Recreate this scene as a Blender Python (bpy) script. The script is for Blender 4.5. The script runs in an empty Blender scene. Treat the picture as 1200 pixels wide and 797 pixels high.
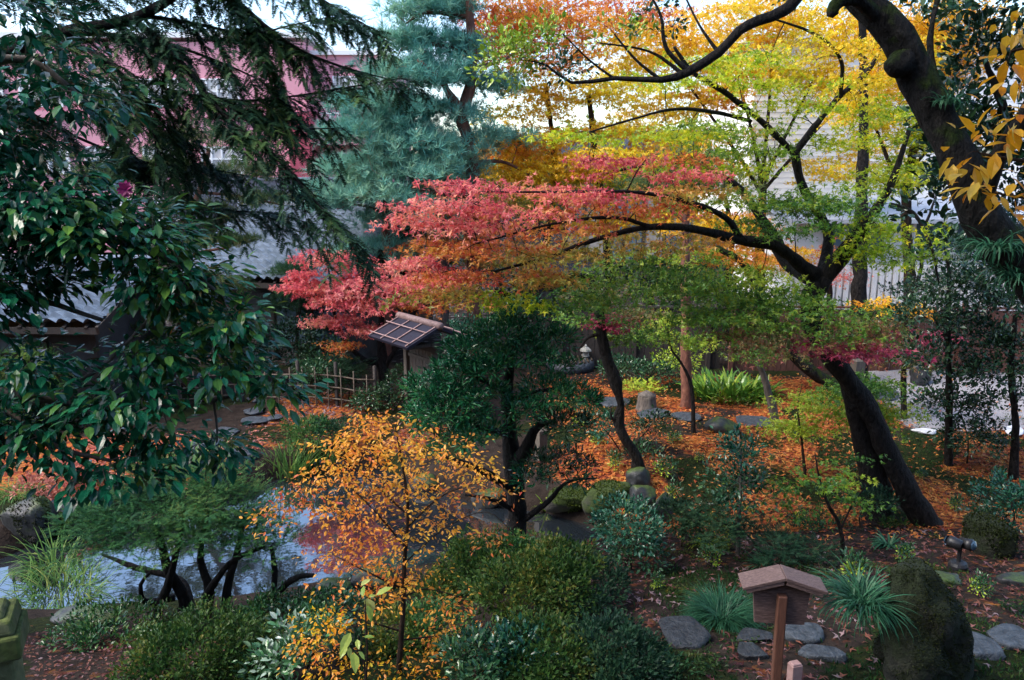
import bpy, math
import numpy as np
from mathutils import Vector, Matrix

# ------------------------------------------------------------------ camera, world, sun, exposure
sc = bpy.context.scene
COL = sc.collection
PITCH, CAMZ, FPX = math.radians(12.0), 5.0, 933.0
cd = bpy.data.cameras.new("camera"); cam = bpy.data.objects.new("camera", cd); COL.objects.link(cam)
cam.location = (0, 0, CAMZ); cam.rotation_euler = (math.radians(90) - PITCH, 0, 0)
cd.sensor_width = 36.0; cd.lens = FPX / 1200 * 36; cd.clip_start = 0.05; cd.clip_end = 2000
sc.camera = cam
SUN_EL, SUN_AZ = 52.0, -105.0          # azimuth measured from +Y towards +X
w = bpy.data.worlds.new("World"); sc.world = w; w.use_nodes = True
wn = w.node_tree.nodes; wl = w.node_tree.links
bg = wn["Background"]
sky = wn.new("ShaderNodeTexSky"); sky.sky_type = 'NISHITA'; sky.sun_disc = False
sky.sun_elevation = math.radians(SUN_EL); sky.sun_rotation = math.radians(SUN_AZ)
sky.air_density = 1.0; sky.dust_density = 2.0; sky.ozone_density = 1.0
hs = wn.new("ShaderNodeHueSaturation"); hs.inputs["Saturation"].default_value = 1.15
wl.new(sky.outputs[0], hs.inputs["Color"]); wl.new(hs.outputs[0], bg.inputs[0])
bg.inputs[1].default_value = 0.15
sd = bpy.data.lights.new("sun", 'SUN'); so = bpy.data.objects.new("sun", sd); COL.objects.link(so)
sd.energy = 1.35; sd.angle = math.radians(30); sd.color = (1.0, 0.94, 0.86)
so.rotation_euler = (math.radians(90 - SUN_EL), 0, math.radians(180 - SUN_AZ))
sc.view_settings.view_transform = 'Standard'; sc.view_settings.look = 'None'
sc.view_settings.gamma = 1.0; sc.view_settings.use_curve_mapping = False
sc.view_settings.exposure = 1.7
sc.render.engine = 'CYCLES'
cy = sc.cycles
cy.max_bounces = 6; cy.diffuse_bounces = 3; cy.glossy_bounces = 3; cy.transmission_bounces = 4; cy.transparent_max_bounces = 6
cy.use_denoising = True; cy.caustics_reflective = False; cy.caustics_refractive = False

# ------------------------------------------------------------------ pixel -> world helpers
CP, SP = math.cos(PITCH), math.sin(PITCH)
def ray(px, py):
    u = (px - 600.0) / FPX; v = (398.5 - py) / FPX
    return np.array([u, CP + v * SP, v * CP - SP])
def at(px, py, Y):
    d = ray(px, py); t = Y / d[1]
    return np.array([0, 0, CAMZ]) + d * t
def mpp(Y):                     # metres per photo pixel at depth Y (roughly)
    return Y / FPX * 1.02

# ------------------------------------------------------------------ noise
def nz(P, s, seed=0):
    r = np.random.default_rng(1000 + seed); P = np.asarray(P, float)
    out = np.zeros(P.shape[0]); tot = 0
    for k in range(7):
        d = r.normal(size=P.shape[1]); d /= np.linalg.norm(d)
        f = (0.6 + 0.45 * k) * 2 * math.pi / s * 0.5; a = 1.0 / (1 + 0.35 * k)
        out += a * np.sin(P @ d * f + r.uniform(0, 6.28) + 1.3 * np.sin(P @ np.roll(d, 1) * f * 0.7 + k)); tot += a * a * 0.5
    return out / math.sqrt(tot) / 2.0

def sstep(a, b, x):
    t = np.clip((x - a) / (b - a), 0, 1); return t * t * (3 - 2 * t)

# ------------------------------------------------------------------ terrain
WATER = -0.3
def flat(px, py, z):
    d = ray(px, py); t = (z - CAMZ) / d[2]
    return d[0] * t, d[1] * t
POND = np.array([flat(px, py, WATER) for px, py in [
    (-120, 745), (0, 742), (60, 738), (130, 730), (200, 728), (280, 716), (350, 703), (420, 690), (520, 668), (600, 662), (660, 665), (705, 655),
    (722, 636), (690, 615), (640, 600), (560, 590), (500, 572), (450, 552), (385, 545), (330, 560), (285, 578), (200, 590), (120, 602),
    (60, 628), (0, 655), (-120, 660)]])
def pond_sd(x, y):              # signed distance, negative inside
    x = np.asarray(x, float); y = np.asarray(y, float)
    d = np.full(x.shape, 1e9); inside = np.zeros(x.shape, bool)
    n = len(POND)
    for i in range(n):
        ax, ay = POND[i]; bx, by = POND[(i + 1) % n]
        ex, ey = bx - ax, by - ay
        t = np.clip(((x - ax) * ex + (y - ay) * ey) / (ex * ex + ey * ey), 0, 1)
        d = np.minimum(d, np.hypot(x - ax - t * ex, y - ay - t * ey))
        c = ((ay > y) != (by > y)) & (x < (bx - ax) * (y - ay) / (by - ay + 1e-12) + ax)
        inside ^= c
    return np.where(inside, -d, d)
def hgt(x, y):
    x = np.asarray(x, float); y = np.asarray(y, float)
    k = sstep(-4, 3.5, x)
    y0 = 8.6 + 2.2 * k; sl = 0.35 - 0.09 * k
    q = y0 - np.clip(y, -3, 400)
    h = sl * (np.sqrt(q * q + 0.25) + q) / 2
    P = np.stack([x, y], -1).reshape(-1, 2)
    near = np.clip(1 - (y - 30) / 30, 0, 1)
    b = nz(P, 3.0, 3).reshape(x.shape) * 0.055 + nz(P, 0.9, 4).reshape(x.shape) * 0.018
    h = h + b * near
    rise = 0.28 * np.exp(-(((x - 3.4) / 2.3) ** 2 + ((y - 14.0) / 2.4) ** 2))
    sd_ = pond_sd(x, y)
    h = h + rise * sstep(0, 1.2, sd_)
    h = h + .75 * np.clip(-1.2 - y, 0, 17)  # unseen slope behind the camera, added to block sky light from the foreground
    return h - 0.95 * sstep(0.35, -0.6, sd_)
def gh(x, y): return float(hgt(np.array([x]), np.array([y]))[0])
def ground(px, py):
    d = ray(px, py); ts = np.linspace(1.5, 60, 2400)
    P = np.array([0, 0, CAMZ]) + ts[:, None] * d
    h = hgt(P[:, 0], P[:, 1]); i = np.argmax(P[:, 2] <= h)
    if not (P[:, 2] <= h).any(): i = len(ts) - 1
    p = P[i].copy(); p[2] = h[i]
    return p

# ------------------------------------------------------------------ materials
def new_mat(name):
    m = bpy.data.materials.new(name); m.use_nodes = True
    nt = m.node_tree; return m, nt.nodes, nt.links, nt.nodes["Principled BSDF"]
def noise_mat(name, c1, c2, scale=8, rough=0.8, bump=0.3, dist=0.02, detail=6, spec=0.4, c3=None, moss=None, moss_amt=0.5, stretch=None):
    m, n, l, p = new_mat(name)
    tc = n.new("ShaderNodeTexCoord"); src = tc.outputs["Object"]
    if stretch:
        mp = n.new("ShaderNodeMapping"); mp.inputs["Scale"].default_value = stretch; l.new(src, mp.inputs[0]); src = mp.outputs[0]
    tx = n.new("ShaderNodeTexNoise"); tx.inputs["Scale"].default_value = scale; tx.inputs["Detail"].default_value = detail; tx.inputs["Roughness"].default_value = 0.65
    l.new(src, tx.inputs["Vector"])
    cr = n.new("ShaderNodeValToRGB"); e = cr.color_ramp.elements
    e[0].position = 0.32; e[0].color = (*c1, 1); e[1].position = 0.68; e[1].color = (*c2, 1)
    if c3: k = e.new(0.5); k.color = (*c3, 1)
    l.new(tx.outputs[0], cr.inputs[0]); out = cr.outputs[0]
    if moss:
        t2 = n.new("ShaderNodeTexNoise"); t2.inputs["Scale"].default_value = scale * 0.35; t2.inputs["Detail"].default_value = 8; l.new(tc.outputs["Object"], t2.inputs["Vector"])
        g = n.new("ShaderNodeNewGeometry"); sp = n.new("ShaderNodeSeparateXYZ"); l.new(g.outputs["Normal"], sp.inputs[0])
        ma = n.new("ShaderNodeMath"); ma.operation = 'MULTIPLY_ADD'; l.new(sp.outputs[2], ma.inputs[0]); ma.inputs[1].default_value = 0.22; l.new(t2.outputs[0], ma.inputs[2])
        r2 = n.new("ShaderNodeValToRGB"); r2.color_ramp.elements[0].position = 0.72 - 0.4 * moss_amt; r2.color_ramp.elements[1].position = 0.84 - 0.4 * moss_amt
        l.new(ma.outputs[0], r2.inputs[0])
        mx = n.new("ShaderNodeMix"); mx.data_type = 'RGBA'; l.new(r2.outputs[0], mx.inputs[0]); l.new(out, mx.inputs[6])
        t3 = n.new("ShaderNodeTexNoise"); t3.inputs["Scale"].default_value = scale * 3; l.new(tc.outputs["Object"], t3.inputs["Vector"])
        r3 = n.new("ShaderNodeValToRGB"); r3.color_ramp.elements[0].position = 0.3; r3.color_ramp.elements[0].color = (*[x * 0.5 for x in moss], 1); r3.color_ramp.elements[1].color = (*[x * 1.4 for x in moss], 1)
        l.new(t3.outputs[0], r3.inputs[0]); l.new(r3.outputs[0], mx.inputs[7]); out = mx.outputs[2]
    l.new(out, p.inputs["Base Color"]); p.inputs["Roughness"].default_value = rough; p.inputs["Specular IOR Level"].default_value = spec
    b = n.new("ShaderNodeBump"); b.inputs["Strength"].default_value = bump; b.inputs["Distance"].default_value = dist
    l.new(tx.outputs[0], b.inputs["Height"]); l.new(b.outputs[0], p.inputs["Normal"])
    return m
def leaf_mat(name, rough=0.45, trans=0.35, spec=0.5):
    m, n, l, p = new_mat(name)
    a = n.new("ShaderNodeAttribute"); a.attribute_name = "leaf_colour"
    tc = n.new("ShaderNodeTexCoord"); tx = n.new("ShaderNodeTexNoise"); tx.inputs["Scale"].default_value = 60; l.new(tc.outputs["Object"], tx.inputs["Vector"])
    hv = n.new("ShaderNodeHueSaturation"); mr = n.new("ShaderNodeMapRange"); mr.inputs[3].default_value = 0.75; mr.inputs[4].default_value = 1.25
    l.new(tx.outputs[0], mr.inputs[0]); l.new(mr.outputs[0], hv.inputs["Value"]); l.new(a.outputs["Color"], hv.inputs["Color"])
    l.new(hv.outputs[0], p.inputs["Base Color"]); p.inputs["Roughness"].default_value = rough; p.inputs["Specular IOR Level"].default_value = spec
    t = n.new("ShaderNodeBsdfTranslucent"); l.new(hv.outputs[0], t.inputs[0])
    mx = n.new("ShaderNodeMixShader"); mx.inputs[0].default_value = trans
    l.new(p.outputs[0], mx.inputs[1]); l.new(t.outputs[0], mx.inputs[2]); l.new(mx.outputs[0], n["Material Output"].inputs[0])
    return m
M = {}
M['maple'] = leaf_mat("maple_leaf", 0.30, 0.5, 0.35)
M['gloss'] = leaf_mat("glossy_leaf", 0.2, 0.15, 0.4)
M['dull'] = leaf_mat("matt_leaf", 0.4, 0.3, 0.15)
M['needle'] = leaf_mat("needle", 0.5, 0.25, 0.1)
M['litter'] = leaf_mat("dry_leaf", 0.5, 0.1, 0.15)
MOSS = (0.055, 0.085, 0.012)
M['bark_dark'] = noise_mat("dark_wet_bark", (0.002, 0.002, 0.002), (0.026, 0.022, 0.020), 24, 0.7, 1.0, 0.08, spec=0.15, stretch=(1, 1, 0.35))
M['bark_moss'] = noise_mat("mossy_bark", (0.002, 0.002, 0.002), (0.030, 0.027, 0.024), 20, 0.75, 1.0, 0.09, spec=0.15, moss=(0.03, 0.05, 0.007), moss_amt=0.45, stretch=(1, 1, 0.4))
M['bark_brown'] = noise_mat("brown_bark", (0.012, 0.009, 0.007), (0.05, 0.034, 0.025), 20, 0.85, 0.8, 0.03, spec=.1, stretch=(1, 1, 0.35))
M['bark_red'] = noise_mat("red_pine_bark", (0.07, 0.028, 0.018), (0.24, 0.10, 0.06), 9, 0.85, 1.0, 0.03, c3=(0.15, 0.06, 0.04), stretch=(1, 1, 0.5))
M['bark_grey'] = noise_mat("grey_bark", (0.05, 0.042, 0.036), (0.15, 0.125, 0.105), 18, 0.85, 0.7, 0.02, stretch=(1, 1, 0.35))
M['stone_grey'] = noise_mat("grey_stone", (0.014, 0.018, 0.023), (0.075, 0.09, 0.108), 14, 0.42, 0.9, 0.05)
M['stone_step'] = noise_mat("dark_flat_stone", (0.006, 0.007, 0.009), (0.034, 0.039, 0.045), 14, 0.5, 0.9, 0.05)
M['stone_dark'] = noise_mat("dark_wet_stone", (0.008, 0.009, 0.010), (0.042, 0.045, 0.048), 7, 0.5, 0.6, 0.04, moss=MOSS, moss_amt=0.35)
M['stone_pale'] = noise_mat("pale_stone", (0.35, 0.36, 0.38), (0.6, 0.62, 0.64), 9, 0.6, 0.4, 0.02)
M['stone_moss'] = noise_mat("moss_covered_stone", (0.018, 0.018, 0.015), (0.05, 0.048, 0.04), 6, 0.9, 0.8, 0.05, moss=(0.035, 0.058, 0.008), moss_amt=0.8)
M['stone_black'] = noise_mat("dark_moss_stone", (0.010, 0.011, 0.008), (0.030, 0.032, 0.02), 14, 0.95, 1.0, 0.05, moss=(0.012, 0.020, 0.004), moss_amt=0.75)
M['lantern'] = noise_mat("lantern_stone", (0.22, 0.22, 0.2), (0.42, 0.41, 0.37), 20, 0.85, 0.3, 0.01, moss=MOSS, moss_amt=0.1)
M['cap'] = noise_mat("lichen_stone", (0.05, 0.06, 0.022), (0.15, 0.16, 0.075), 14, 0.9, 0.7, 0.015, moss=(0.085, 0.11, 0.025), moss_amt=0.6)
M['wood_sign'] = noise_mat("weathered_wood", (0.055, 0.035, 0.031), (0.19, 0.125, 0.108), 10, 0.6, 0.6, 0.006, stretch=(1.2, 16, 16), c3=(0.115, 0.072, 0.062))
M['wood_post'] = noise_mat("post_wood", (0.07, 0.028, 0.018), (0.14, 0.06, 0.036), 10, 0.65, 0.35, 0.004, stretch=(14, 14, 1.2))
M['wood_dark'] = noise_mat("dark_timber", (0.018, 0.014, 0.012), (0.05, 0.04, 0.034), 8, 0.75, 0.4, 0.01, stretch=(8, 8, 0.8))
M['wood_grey'] = noise_mat("grey_timber", (0.06, 0.05, 0.04), (0.14, 0.12, 0.095), 8, 0.8, 0.4, 0.01, stretch=(10, 10, 0.8))
M['fence_red'] = noise_mat("red_brown_board", (0.07, 0.027, 0.018), (0.15, 0.062, 0.042), 6, 0.75, 0.3, 0.01, stretch=(8, 8, 0.6))
M['bamboo'] = noise_mat("bamboo", (0.05, 0.036, 0.024), (0.12, 0.09, 0.06), 10, 0.6, 0.2, 0.01)
M['bamboo_pale'] = noise_mat("split_bamboo", (0.20, 0.11, 0.10), (0.36, 0.23, 0.21), 10, 0.6, 0.2, 0.01)
M['bark_roof'] = noise_mat("shingle_roof", (0.008, 0.008, 0.016), (0.024, 0.023, 0.038), 16, 0.6, 0.4, 0.01, spec=.2, stretch=(1, 8, 1))
M['ridge'] = noise_mat("ridge_bark", (0.10, 0.06, 0.055), (0.22, 0.14, 0.13), 14, 0.7, 0.4, 0.01)
M['tile'] = noise_mat("grey_roof_tile", (0.09, 0.12, 0.155), (0.22, 0.265, 0.32), 3, 0.2, 0.15, 0.01, spec=1.0)
M['tile_dark'] = noise_mat("dark_roof_tile", (0.05, 0.055, 0.07), (0.11, 0.12, 0.15), 3, 0.3, 0.15, 0.01, spec=0.6)
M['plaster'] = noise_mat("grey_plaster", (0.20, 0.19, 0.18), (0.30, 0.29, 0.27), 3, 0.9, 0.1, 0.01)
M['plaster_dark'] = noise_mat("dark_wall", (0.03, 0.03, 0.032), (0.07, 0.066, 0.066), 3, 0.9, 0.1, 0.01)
M['pink'] = noise_mat("pink_wall", (0.64, 0.27, 0.31), (0.72, 0.33, 0.37), 1.2, 0.85, 0.1, 0.01)
M['pink_dark'] = noise_mat("deep_red_wall", (0.36, 0.06, 0.09), (0.44, 0.09, 0.12), 1.2, 0.8, 0.1, 0.01)
M['white'] = noise_mat("white_paint", (0.78, 0.77, 0.75), (0.85, 0.84, 0.82), 2, 0.6, 0.05, 0.01)
M['wall_white'] = noise_mat("off_white_siding", (0.78, 0.755, 0.72), (0.86, 0.835, 0.80), 1.5, 0.7, 0.05, 0.01)
M['roof_metal'] = noise_mat("pale_metal_roof", (0.55, 0.58, 0.63), (0.68, 0.71, 0.75), 1.0, 0.35, 0.05, 0.01)
M['black'] = noise_mat("black_plastic", (0.012, 0.012, 0.013), (0.02, 0.02, 0.022), 20, 0.4, 0.05, 0.003)
M['grey_roof'] = noise_mat("slate_roof", (0.04, 0.04, 0.05), (0.08, 0.08, 0.095), 2, 0.85, 0.1, 0.01)
def glass_mat(name, colr, rough):
    m, n, l, p = new_mat(name)
    tc = n.new("ShaderNodeTexCoord"); tx = n.new("ShaderNodeTexNoise"); tx.inputs["Scale"].default_value = 1.5; l.new(tc.outputs["Object"], tx.inputs["Vector"])
    cr = n.new("ShaderNodeValToRGB"); cr.color_ramp.elements[0].color = (*[c * 0.6 for c in colr], 1); cr.color_ramp.elements[1].color = (*[min(1, c * 1.3) for c in colr], 1)
    l.new(tx.outputs[0], cr.inputs[0]); l.new(cr.outputs[0], p.inputs["Base Color"]); p.inputs["Roughness"].default_value = rough; p.inputs["Specular IOR Level"].default_value = 0.8
    return m
M['glass'] = glass_mat("window_glass", (0.10, 0.16, 0.20), 0.06)
M['glass_pale'] = glass_mat("curtained_glass", (0.55, 0.52, 0.50), 0.1)
M['lens'] = glass_mat("lamp_lens", (0.03, 0.06, 0.09), 0.05)

# ------------------------------------------------------------------ object helpers
def tag(o, label=None, cat=None, group=None, kind=None):
    if label: o["label"] = label
    if cat: o["category"] = cat
    if group: o["group"] = group
    if kind: o["kind"] = kind
    return o
def thing(name, label, cat, base, group=None):
    o = bpy.data.objects.new(name, None); COL.objects.link(o); o.location = tuple(base); o.empty_display_size = 0.2
    return tag(o, label, cat, group)
def mesh_obj(name, V, F, mat, parent=None, base=(0, 0, 0), colr=None, smooth=False, tris=True):
    V = np.asarray(V, np.float32) - np.asarray(base, np.float32)
    me = bpy.data.meshes.new(name)
    me.vertices.add(len(V)); me.vertices.foreach_set("co", V.ravel())
    if tris:
        F = np.asarray(F, np.int32); nf = len(F)
        me.loops.add(nf * F.shape[1]); me.loops.foreach_set("vertex_index", F.ravel())
        me.polygons.add(nf); me.polygons.foreach_set("loop_start", np.arange(nf, dtype=np.int32) * F.shape[1])
        try: me.polygons.foreach_set("loop_total", np.full(nf, F.shape[1], np.int32))
        except Exception: pass
        me.polygons.foreach_set("use_smooth", np.full(nf, smooth))
    else:
        L = np.concatenate([np.asarray(f, np.int32) for f in F]); tot = np.array([len(f) for f in F], np.int32)
        me.loops.add(len(L)); me.loops.foreach_set("vertex_index", L)
        me.polygons.add(len(F)); me.polygons.foreach_set("loop_start", np.concatenate([[0], np.cumsum(tot)[:-1]]).astype(np.int32))
        try: me.polygons.foreach_set("loop_total", tot)
        except Exception: pass
        me.polygons.foreach_set("use_smooth", np.full(len(F), smooth))
    if colr is not None:
        a = me.color_attributes.new("leaf_colour", 'FLOAT_COLOR', 'POINT')
        c = np.ones((len(V), 4), np.float32); c[:, :3] = colr; a.data.foreach_set("color", c.ravel())
    me.update(calc_edges=True); me.validate()
    if mat: me.materials.append(mat)
    o = bpy.data.objects.new(name, me); COL.objects.link(o)
    if parent is not None: o.parent = parent
    else: o.location = tuple(base)
    return o
def rotz(a): c, s = math.cos(a), math.sin(a); return np.array([[c, -s, 0], [s, c, 0], [0, 0, 1]])
def rotx(a): c, s = math.cos(a), math.sin(a); return np.array([[1, 0, 0], [0, c, -s], [0, s, c]])
def roty(a): c, s = math.cos(a), math.sin(a); return np.array([[c, 0, s], [0, 1, 0], [-s, 0, c]])
class MB:
    def __init__(s): s.V = []; s.F = []; s.n = 0
    def add(s, V, F):
        V = np.asarray(V, float); s.V.append(V); s.F += [tuple(int(i) + s.n for i in f) for f in F]; s.n += len(V); return s
    def box(s, c, d, R=None, taper=1.0):
        x, y, z = np.array(d) / 2.0
        V = np.array([[-x, -y, -z], [x, -y, -z], [x, y, -z], [-x, y, -z], [-x * taper, -y * taper, z], [x * taper, -y * taper, z], [x * taper, y * taper, z], [-x * taper, y * taper, z]])
        if R is not None: V = V @ np.asarray(R).T
        return s.add(V + np.asarray(c), [(0, 3, 2, 1), (4, 5, 6, 7), (0, 1, 5, 4), (1, 2, 6, 5), (2, 3, 7, 6), (3, 0, 4, 7)])
    def prism(s, poly, o, ex, ey, n, depth):        # 2-D outline in (ex,ey), thickened along n
        o, ex, ey, n = map(np.asarray, (o, ex, ey, n)); k = len(poly)
        A = np.array([o + p[0] * ex + p[1] * ey for p in poly]); B = A + n * depth
        return s.add(np.vstack([A, B]), [tuple(range(k))[::-1], tuple(range(k, 2 * k))] + [(i, (i + 1) % k, k + (i + 1) % k, k + i) for i in range(k)])
    def tube(s, P, r, seg=8):
        V, F = tube(P, r, seg); return s.add(V, F)
    def lathe(s, prof, c, seg=16, sq=False):
        V = []; F = []
        for j, (r, z) in enumerate(prof):
            for i in range(seg):
                a = 2 * math.pi * (i + 0.5) / seg; V.append((c[0] + r * math.cos(a), c[1] + r * math.sin(a), c[2] + z))
        for j in range(len(prof) - 1):
            for i in range(seg): F.append((j * seg + i, j * seg + (i + 1) % seg, (j + 1) * seg + (i + 1) % seg, (j + 1) * seg + i))
        F.append(tuple(range(seg))[::-1]); F.append(tuple(range((len(prof) - 1) * seg, len(prof) * seg)))
        return s.add(V, F)
    def build(s, name, mat, parent=None, base=(0, 0, 0), smooth=False, bevel=0):
        o = mesh_obj(name, np.vstack(s.V), s.F, mat, parent, base, None, smooth, tris=False)
        if bevel:
            b = o.modifiers.new("edge", 'BEVEL'); b.width = bevel; b.segments = 2; b.limit_method = 'ANGLE'
        return o
def catmull(P, step=0.12):
    P = np.asarray(P, float)
    if len(P) < 3:
        n = max(2, int(np.linalg.norm(P[-1, :3] - P[0, :3]) / step) + 1)
        t = np.linspace(0, 1, n)[:, None]; return P[0] * (1 - t) + P[-1] * t
    Q = np.vstack([2 * P[0] - P[1], P, 2 * P[-1] - P[-2]]); out = []
    for i in range(1, len(Q) - 2):
        a, b, c, d = Q[i - 1], Q[i], Q[i + 1], Q[i + 2]
        n = max(2, int(np.linalg.norm(c[:3] - b[:3]) / step))
        t = np.linspace(0, 1, n, endpoint=False)[:, None]
        out.append(0.5 * ((2 * b) + (c - a) * t + (2 * a - 5 * b + 4 * c - d) * t * t + (3 * b - a - 3 * c + d) * t ** 3))
    out.append(P[-1:]); return np.vstack(out)
def tube(P, r, seg=8, rough=0.0, rng=None):
    P = np.asarray(P, float); n = len(P); r = np.broadcast_to(np.asarray(r, float), (n,)).copy()
    T = np.gradient(P, axis=0); T /= np.linalg.norm(T, axis=1)[:, None] + 1e-9
    ref = np.array([0.31, 0.94, 0.12]) if abs(T[0] @ np.array([0.31, 0.94, 0.12])) < 0.9 else np.array([1.0, 0, 0])
    N = np.cross(T, ref); N /= np.linalg.norm(N, axis=1)[:, None] + 1e-9; B = np.cross(T, N)
    a = np.linspace(0, 2 * math.pi, seg, endpoint=False)
    R = r[:, None] * np.ones(seg)
    V0 = P[:, None] + (N[:, None] * np.cos(a)[None, :, None] + B[:, None] * np.sin(a)[None, :, None])
    if rough:
        nn = nz((P[:, None] + 0.5 * r[:, None, None] * (V0 - P[:, None])).reshape(-1, 3), 0.35, 5).reshape(n, seg)
        n2 = nz((P[:, None] + r[:, None, None] * (V0 - P[:, None])).reshape(-1, 3) * [1, 1, .45], 0.11, 6).reshape(n, seg)
        R = R * (1 + rough * nn + rough * .45 * n2)
    V = P[:, None] + (V0 - P[:, None]) * R[:, :, None]
    V = np.vstack([V.reshape(-1, 3), P[-1:] + T[-1:] * r[-1] * 0.5])
    i = np.arange(n - 1)[:, None] * seg; j = np.arange(seg)[None]; j2 = (j + 1) % seg
    F = np.stack([i + j, i + j2, i + seg + j2, i + seg + j], -1).reshape(-1, 4)
    F = [tuple(f) for f in F] + [((n - 1) * seg + k, (n - 1) * seg + (k + 1) % seg, n * seg) for k in range(seg)]
    return V, F

# ------------------------------------------------------------------ leaf templates (x = leaf direction, z = leaf normal)
def tri_fan(outline): return np.array(outline), np.array([(0, i, i + 1) for i in range(1, len(outline) - 1)])
def T_oval(wd=0.22, droop=0.10):
    V = [(0, 0, 0), (.3, wd * .95, .05), (.3, 0, 0), (.3, -wd * .95, .05), (.65, wd * .9, .03), (.65, 0, -.03), (.65, -wd * .9, .03), (1, 0, -droop)]
    F = [(0, 2, 1), (0, 3, 2), (1, 2, 5), (1, 5, 4), (2, 3, 6), (2, 6, 5), (4, 5, 7), (5, 6, 7)]
    return np.array(V, float), np.array(F)
def T_lo(wd=0.26):
    return np.array([(0, 0, 0), (.45, wd, .06), (1, 0, -.06), (.45, -wd, .06)], float), np.array([(0, 2, 1), (0, 3, 2)])
def T_maple():
    V = [(0, 0, 0)]; tips = [(-112, .55), (-58, .85), (0, 1.0), (58, .85), (112, .55)]; o = []
    for k, (a, l) in enumerate(tips):
        o.append((l * math.cos(math.radians(a)), l * math.sin(math.radians(a)), -0.12 * l))
        if k < 4:
            b = (a + tips[k + 1][0]) / 2; o.append((.33 * math.cos(math.radians(b)), .33 * math.sin(math.radians(b)), .03))
    o.append((-.12, 0, 0)); o.insert(0, (-.12, 0, 0))
    return tri_fan(V + o)
def T_maple_lo():
    V = [(-.1, 0, 0), (.25, -.2, .03), (1, 0, -.1), (.25, .2, .03), (.25, -.85, -.08), (.25, .85, -.08)]
    return np.array(V, float), np.array([(0, 1, 2), (0, 2, 3), (0, 4, 1), (0, 3, 5)])
def T_tuft(n=22, spread=1.0, wd=0.022, seed=1):
    r = np.random.default_rng(seed); V = []; F = []
    for k in range(n):
        th = r.uniform(0, 6.28); ph = spread * math.sqrt(r.uniform(0.02, 1)); b = r.uniform(0, 0.3)
        d = np.array([math.cos(ph), math.sin(ph) * math.cos(th), math.sin(ph) * math.sin(th)])
        s = np.cross(d, r.normal(size=3)); s /= np.linalg.norm(s); L = r.uniform(.75, 1.1)
        o = np.array([b, 0, 0]); i = len(V); V += [o + s * wd, o - s * wd, o + d * L]; F.append((i, i + 1, i + 2))
    return np.array(V), np.array(F)
def T_shoot(n=13, seed=2, L=0.26, wd=0.045):
    r = np.random.default_rng(seed); V = [(0, 0.012, 0), (0, -0.012, 0), (1, 0, -0.05)]; F = [(0, 1, 2)]
    for k in range(n):
        for sg in (-1, 1):
            x = 0.04 + 0.94 * k / n + r.uniform(-.02, .02); a = math.radians(r.uniform(42, 66)); l = L * (1 - 0.45 * (k / n)) * r.uniform(.8, 1.15)
            z = -0.05 * x * x; dz = r.uniform(-.05, .08); i = len(V)
            V += [(x - wd, 0, z), (x + wd, 0, z), (x + l * math.cos(a), sg * l * math.sin(a), z + dz)]; F.append((i, i + 1, i + 2))
    return np.array(V, float), np.array(F)
TPL = {'oval': T_oval(), 'oval_wide': T_oval(0.30, 0.18), 'oval_thin': T_oval(0.13, 0.2), 'lo': T_lo(), 'lo_thin': T_lo(0.13), 'maple': T_maple(), 'maple_lo': T_maple_lo(),
       'tuft': T_tuft(), 'tuft_lo': T_tuft(13, 1.15, 0.04), 'shoot': T_shoot(), 'shoot_lo': T_shoot(7, 5, 0.3, 0.05)}
def norm(a): return a / (np.linalg.norm(a, axis=-1, keepdims=True) + 1e-9)
class Leaves:
    def __init__(s): s.V = []; s.F = []; s.C = []; s.n = 0
    def add(s, tpl, pos, d, nrm, scale, colr):
        T, F = TPL[tpl] if isinstance(tpl, str) else tpl
        pos = np.asarray(pos); n = len(pos)
        if n == 0: return s
        x = norm(d); y = norm(np.cross(nrm, x)); z = np.cross(x, y); sc_ = np.broadcast_to(scale, (n,))[:, None, None]
        V = pos[:, None] + sc_ * (T[None, :, 0:1] * x[:, None] + T[None, :, 1:2] * y[:, None] + T[None, :, 2:3] * z[:, None])
        k = len(T); FF = F[None] + (np.arange(n) * k)[:, None, None] + s.n
        s.V.append(V.reshape(-1, 3)); s.F.append(FF.reshape(-1, 3)); s.C.append(np.repeat(colr, k, axis=0)); s.n += n * k
        return s
    def build(s, name, mat, parent=None, base=(0, 0, 0)):
        return mesh_obj(name, np.vstack(s.V), np.vstack(s.F), mat, parent, base, np.vstack(s.C))

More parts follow.
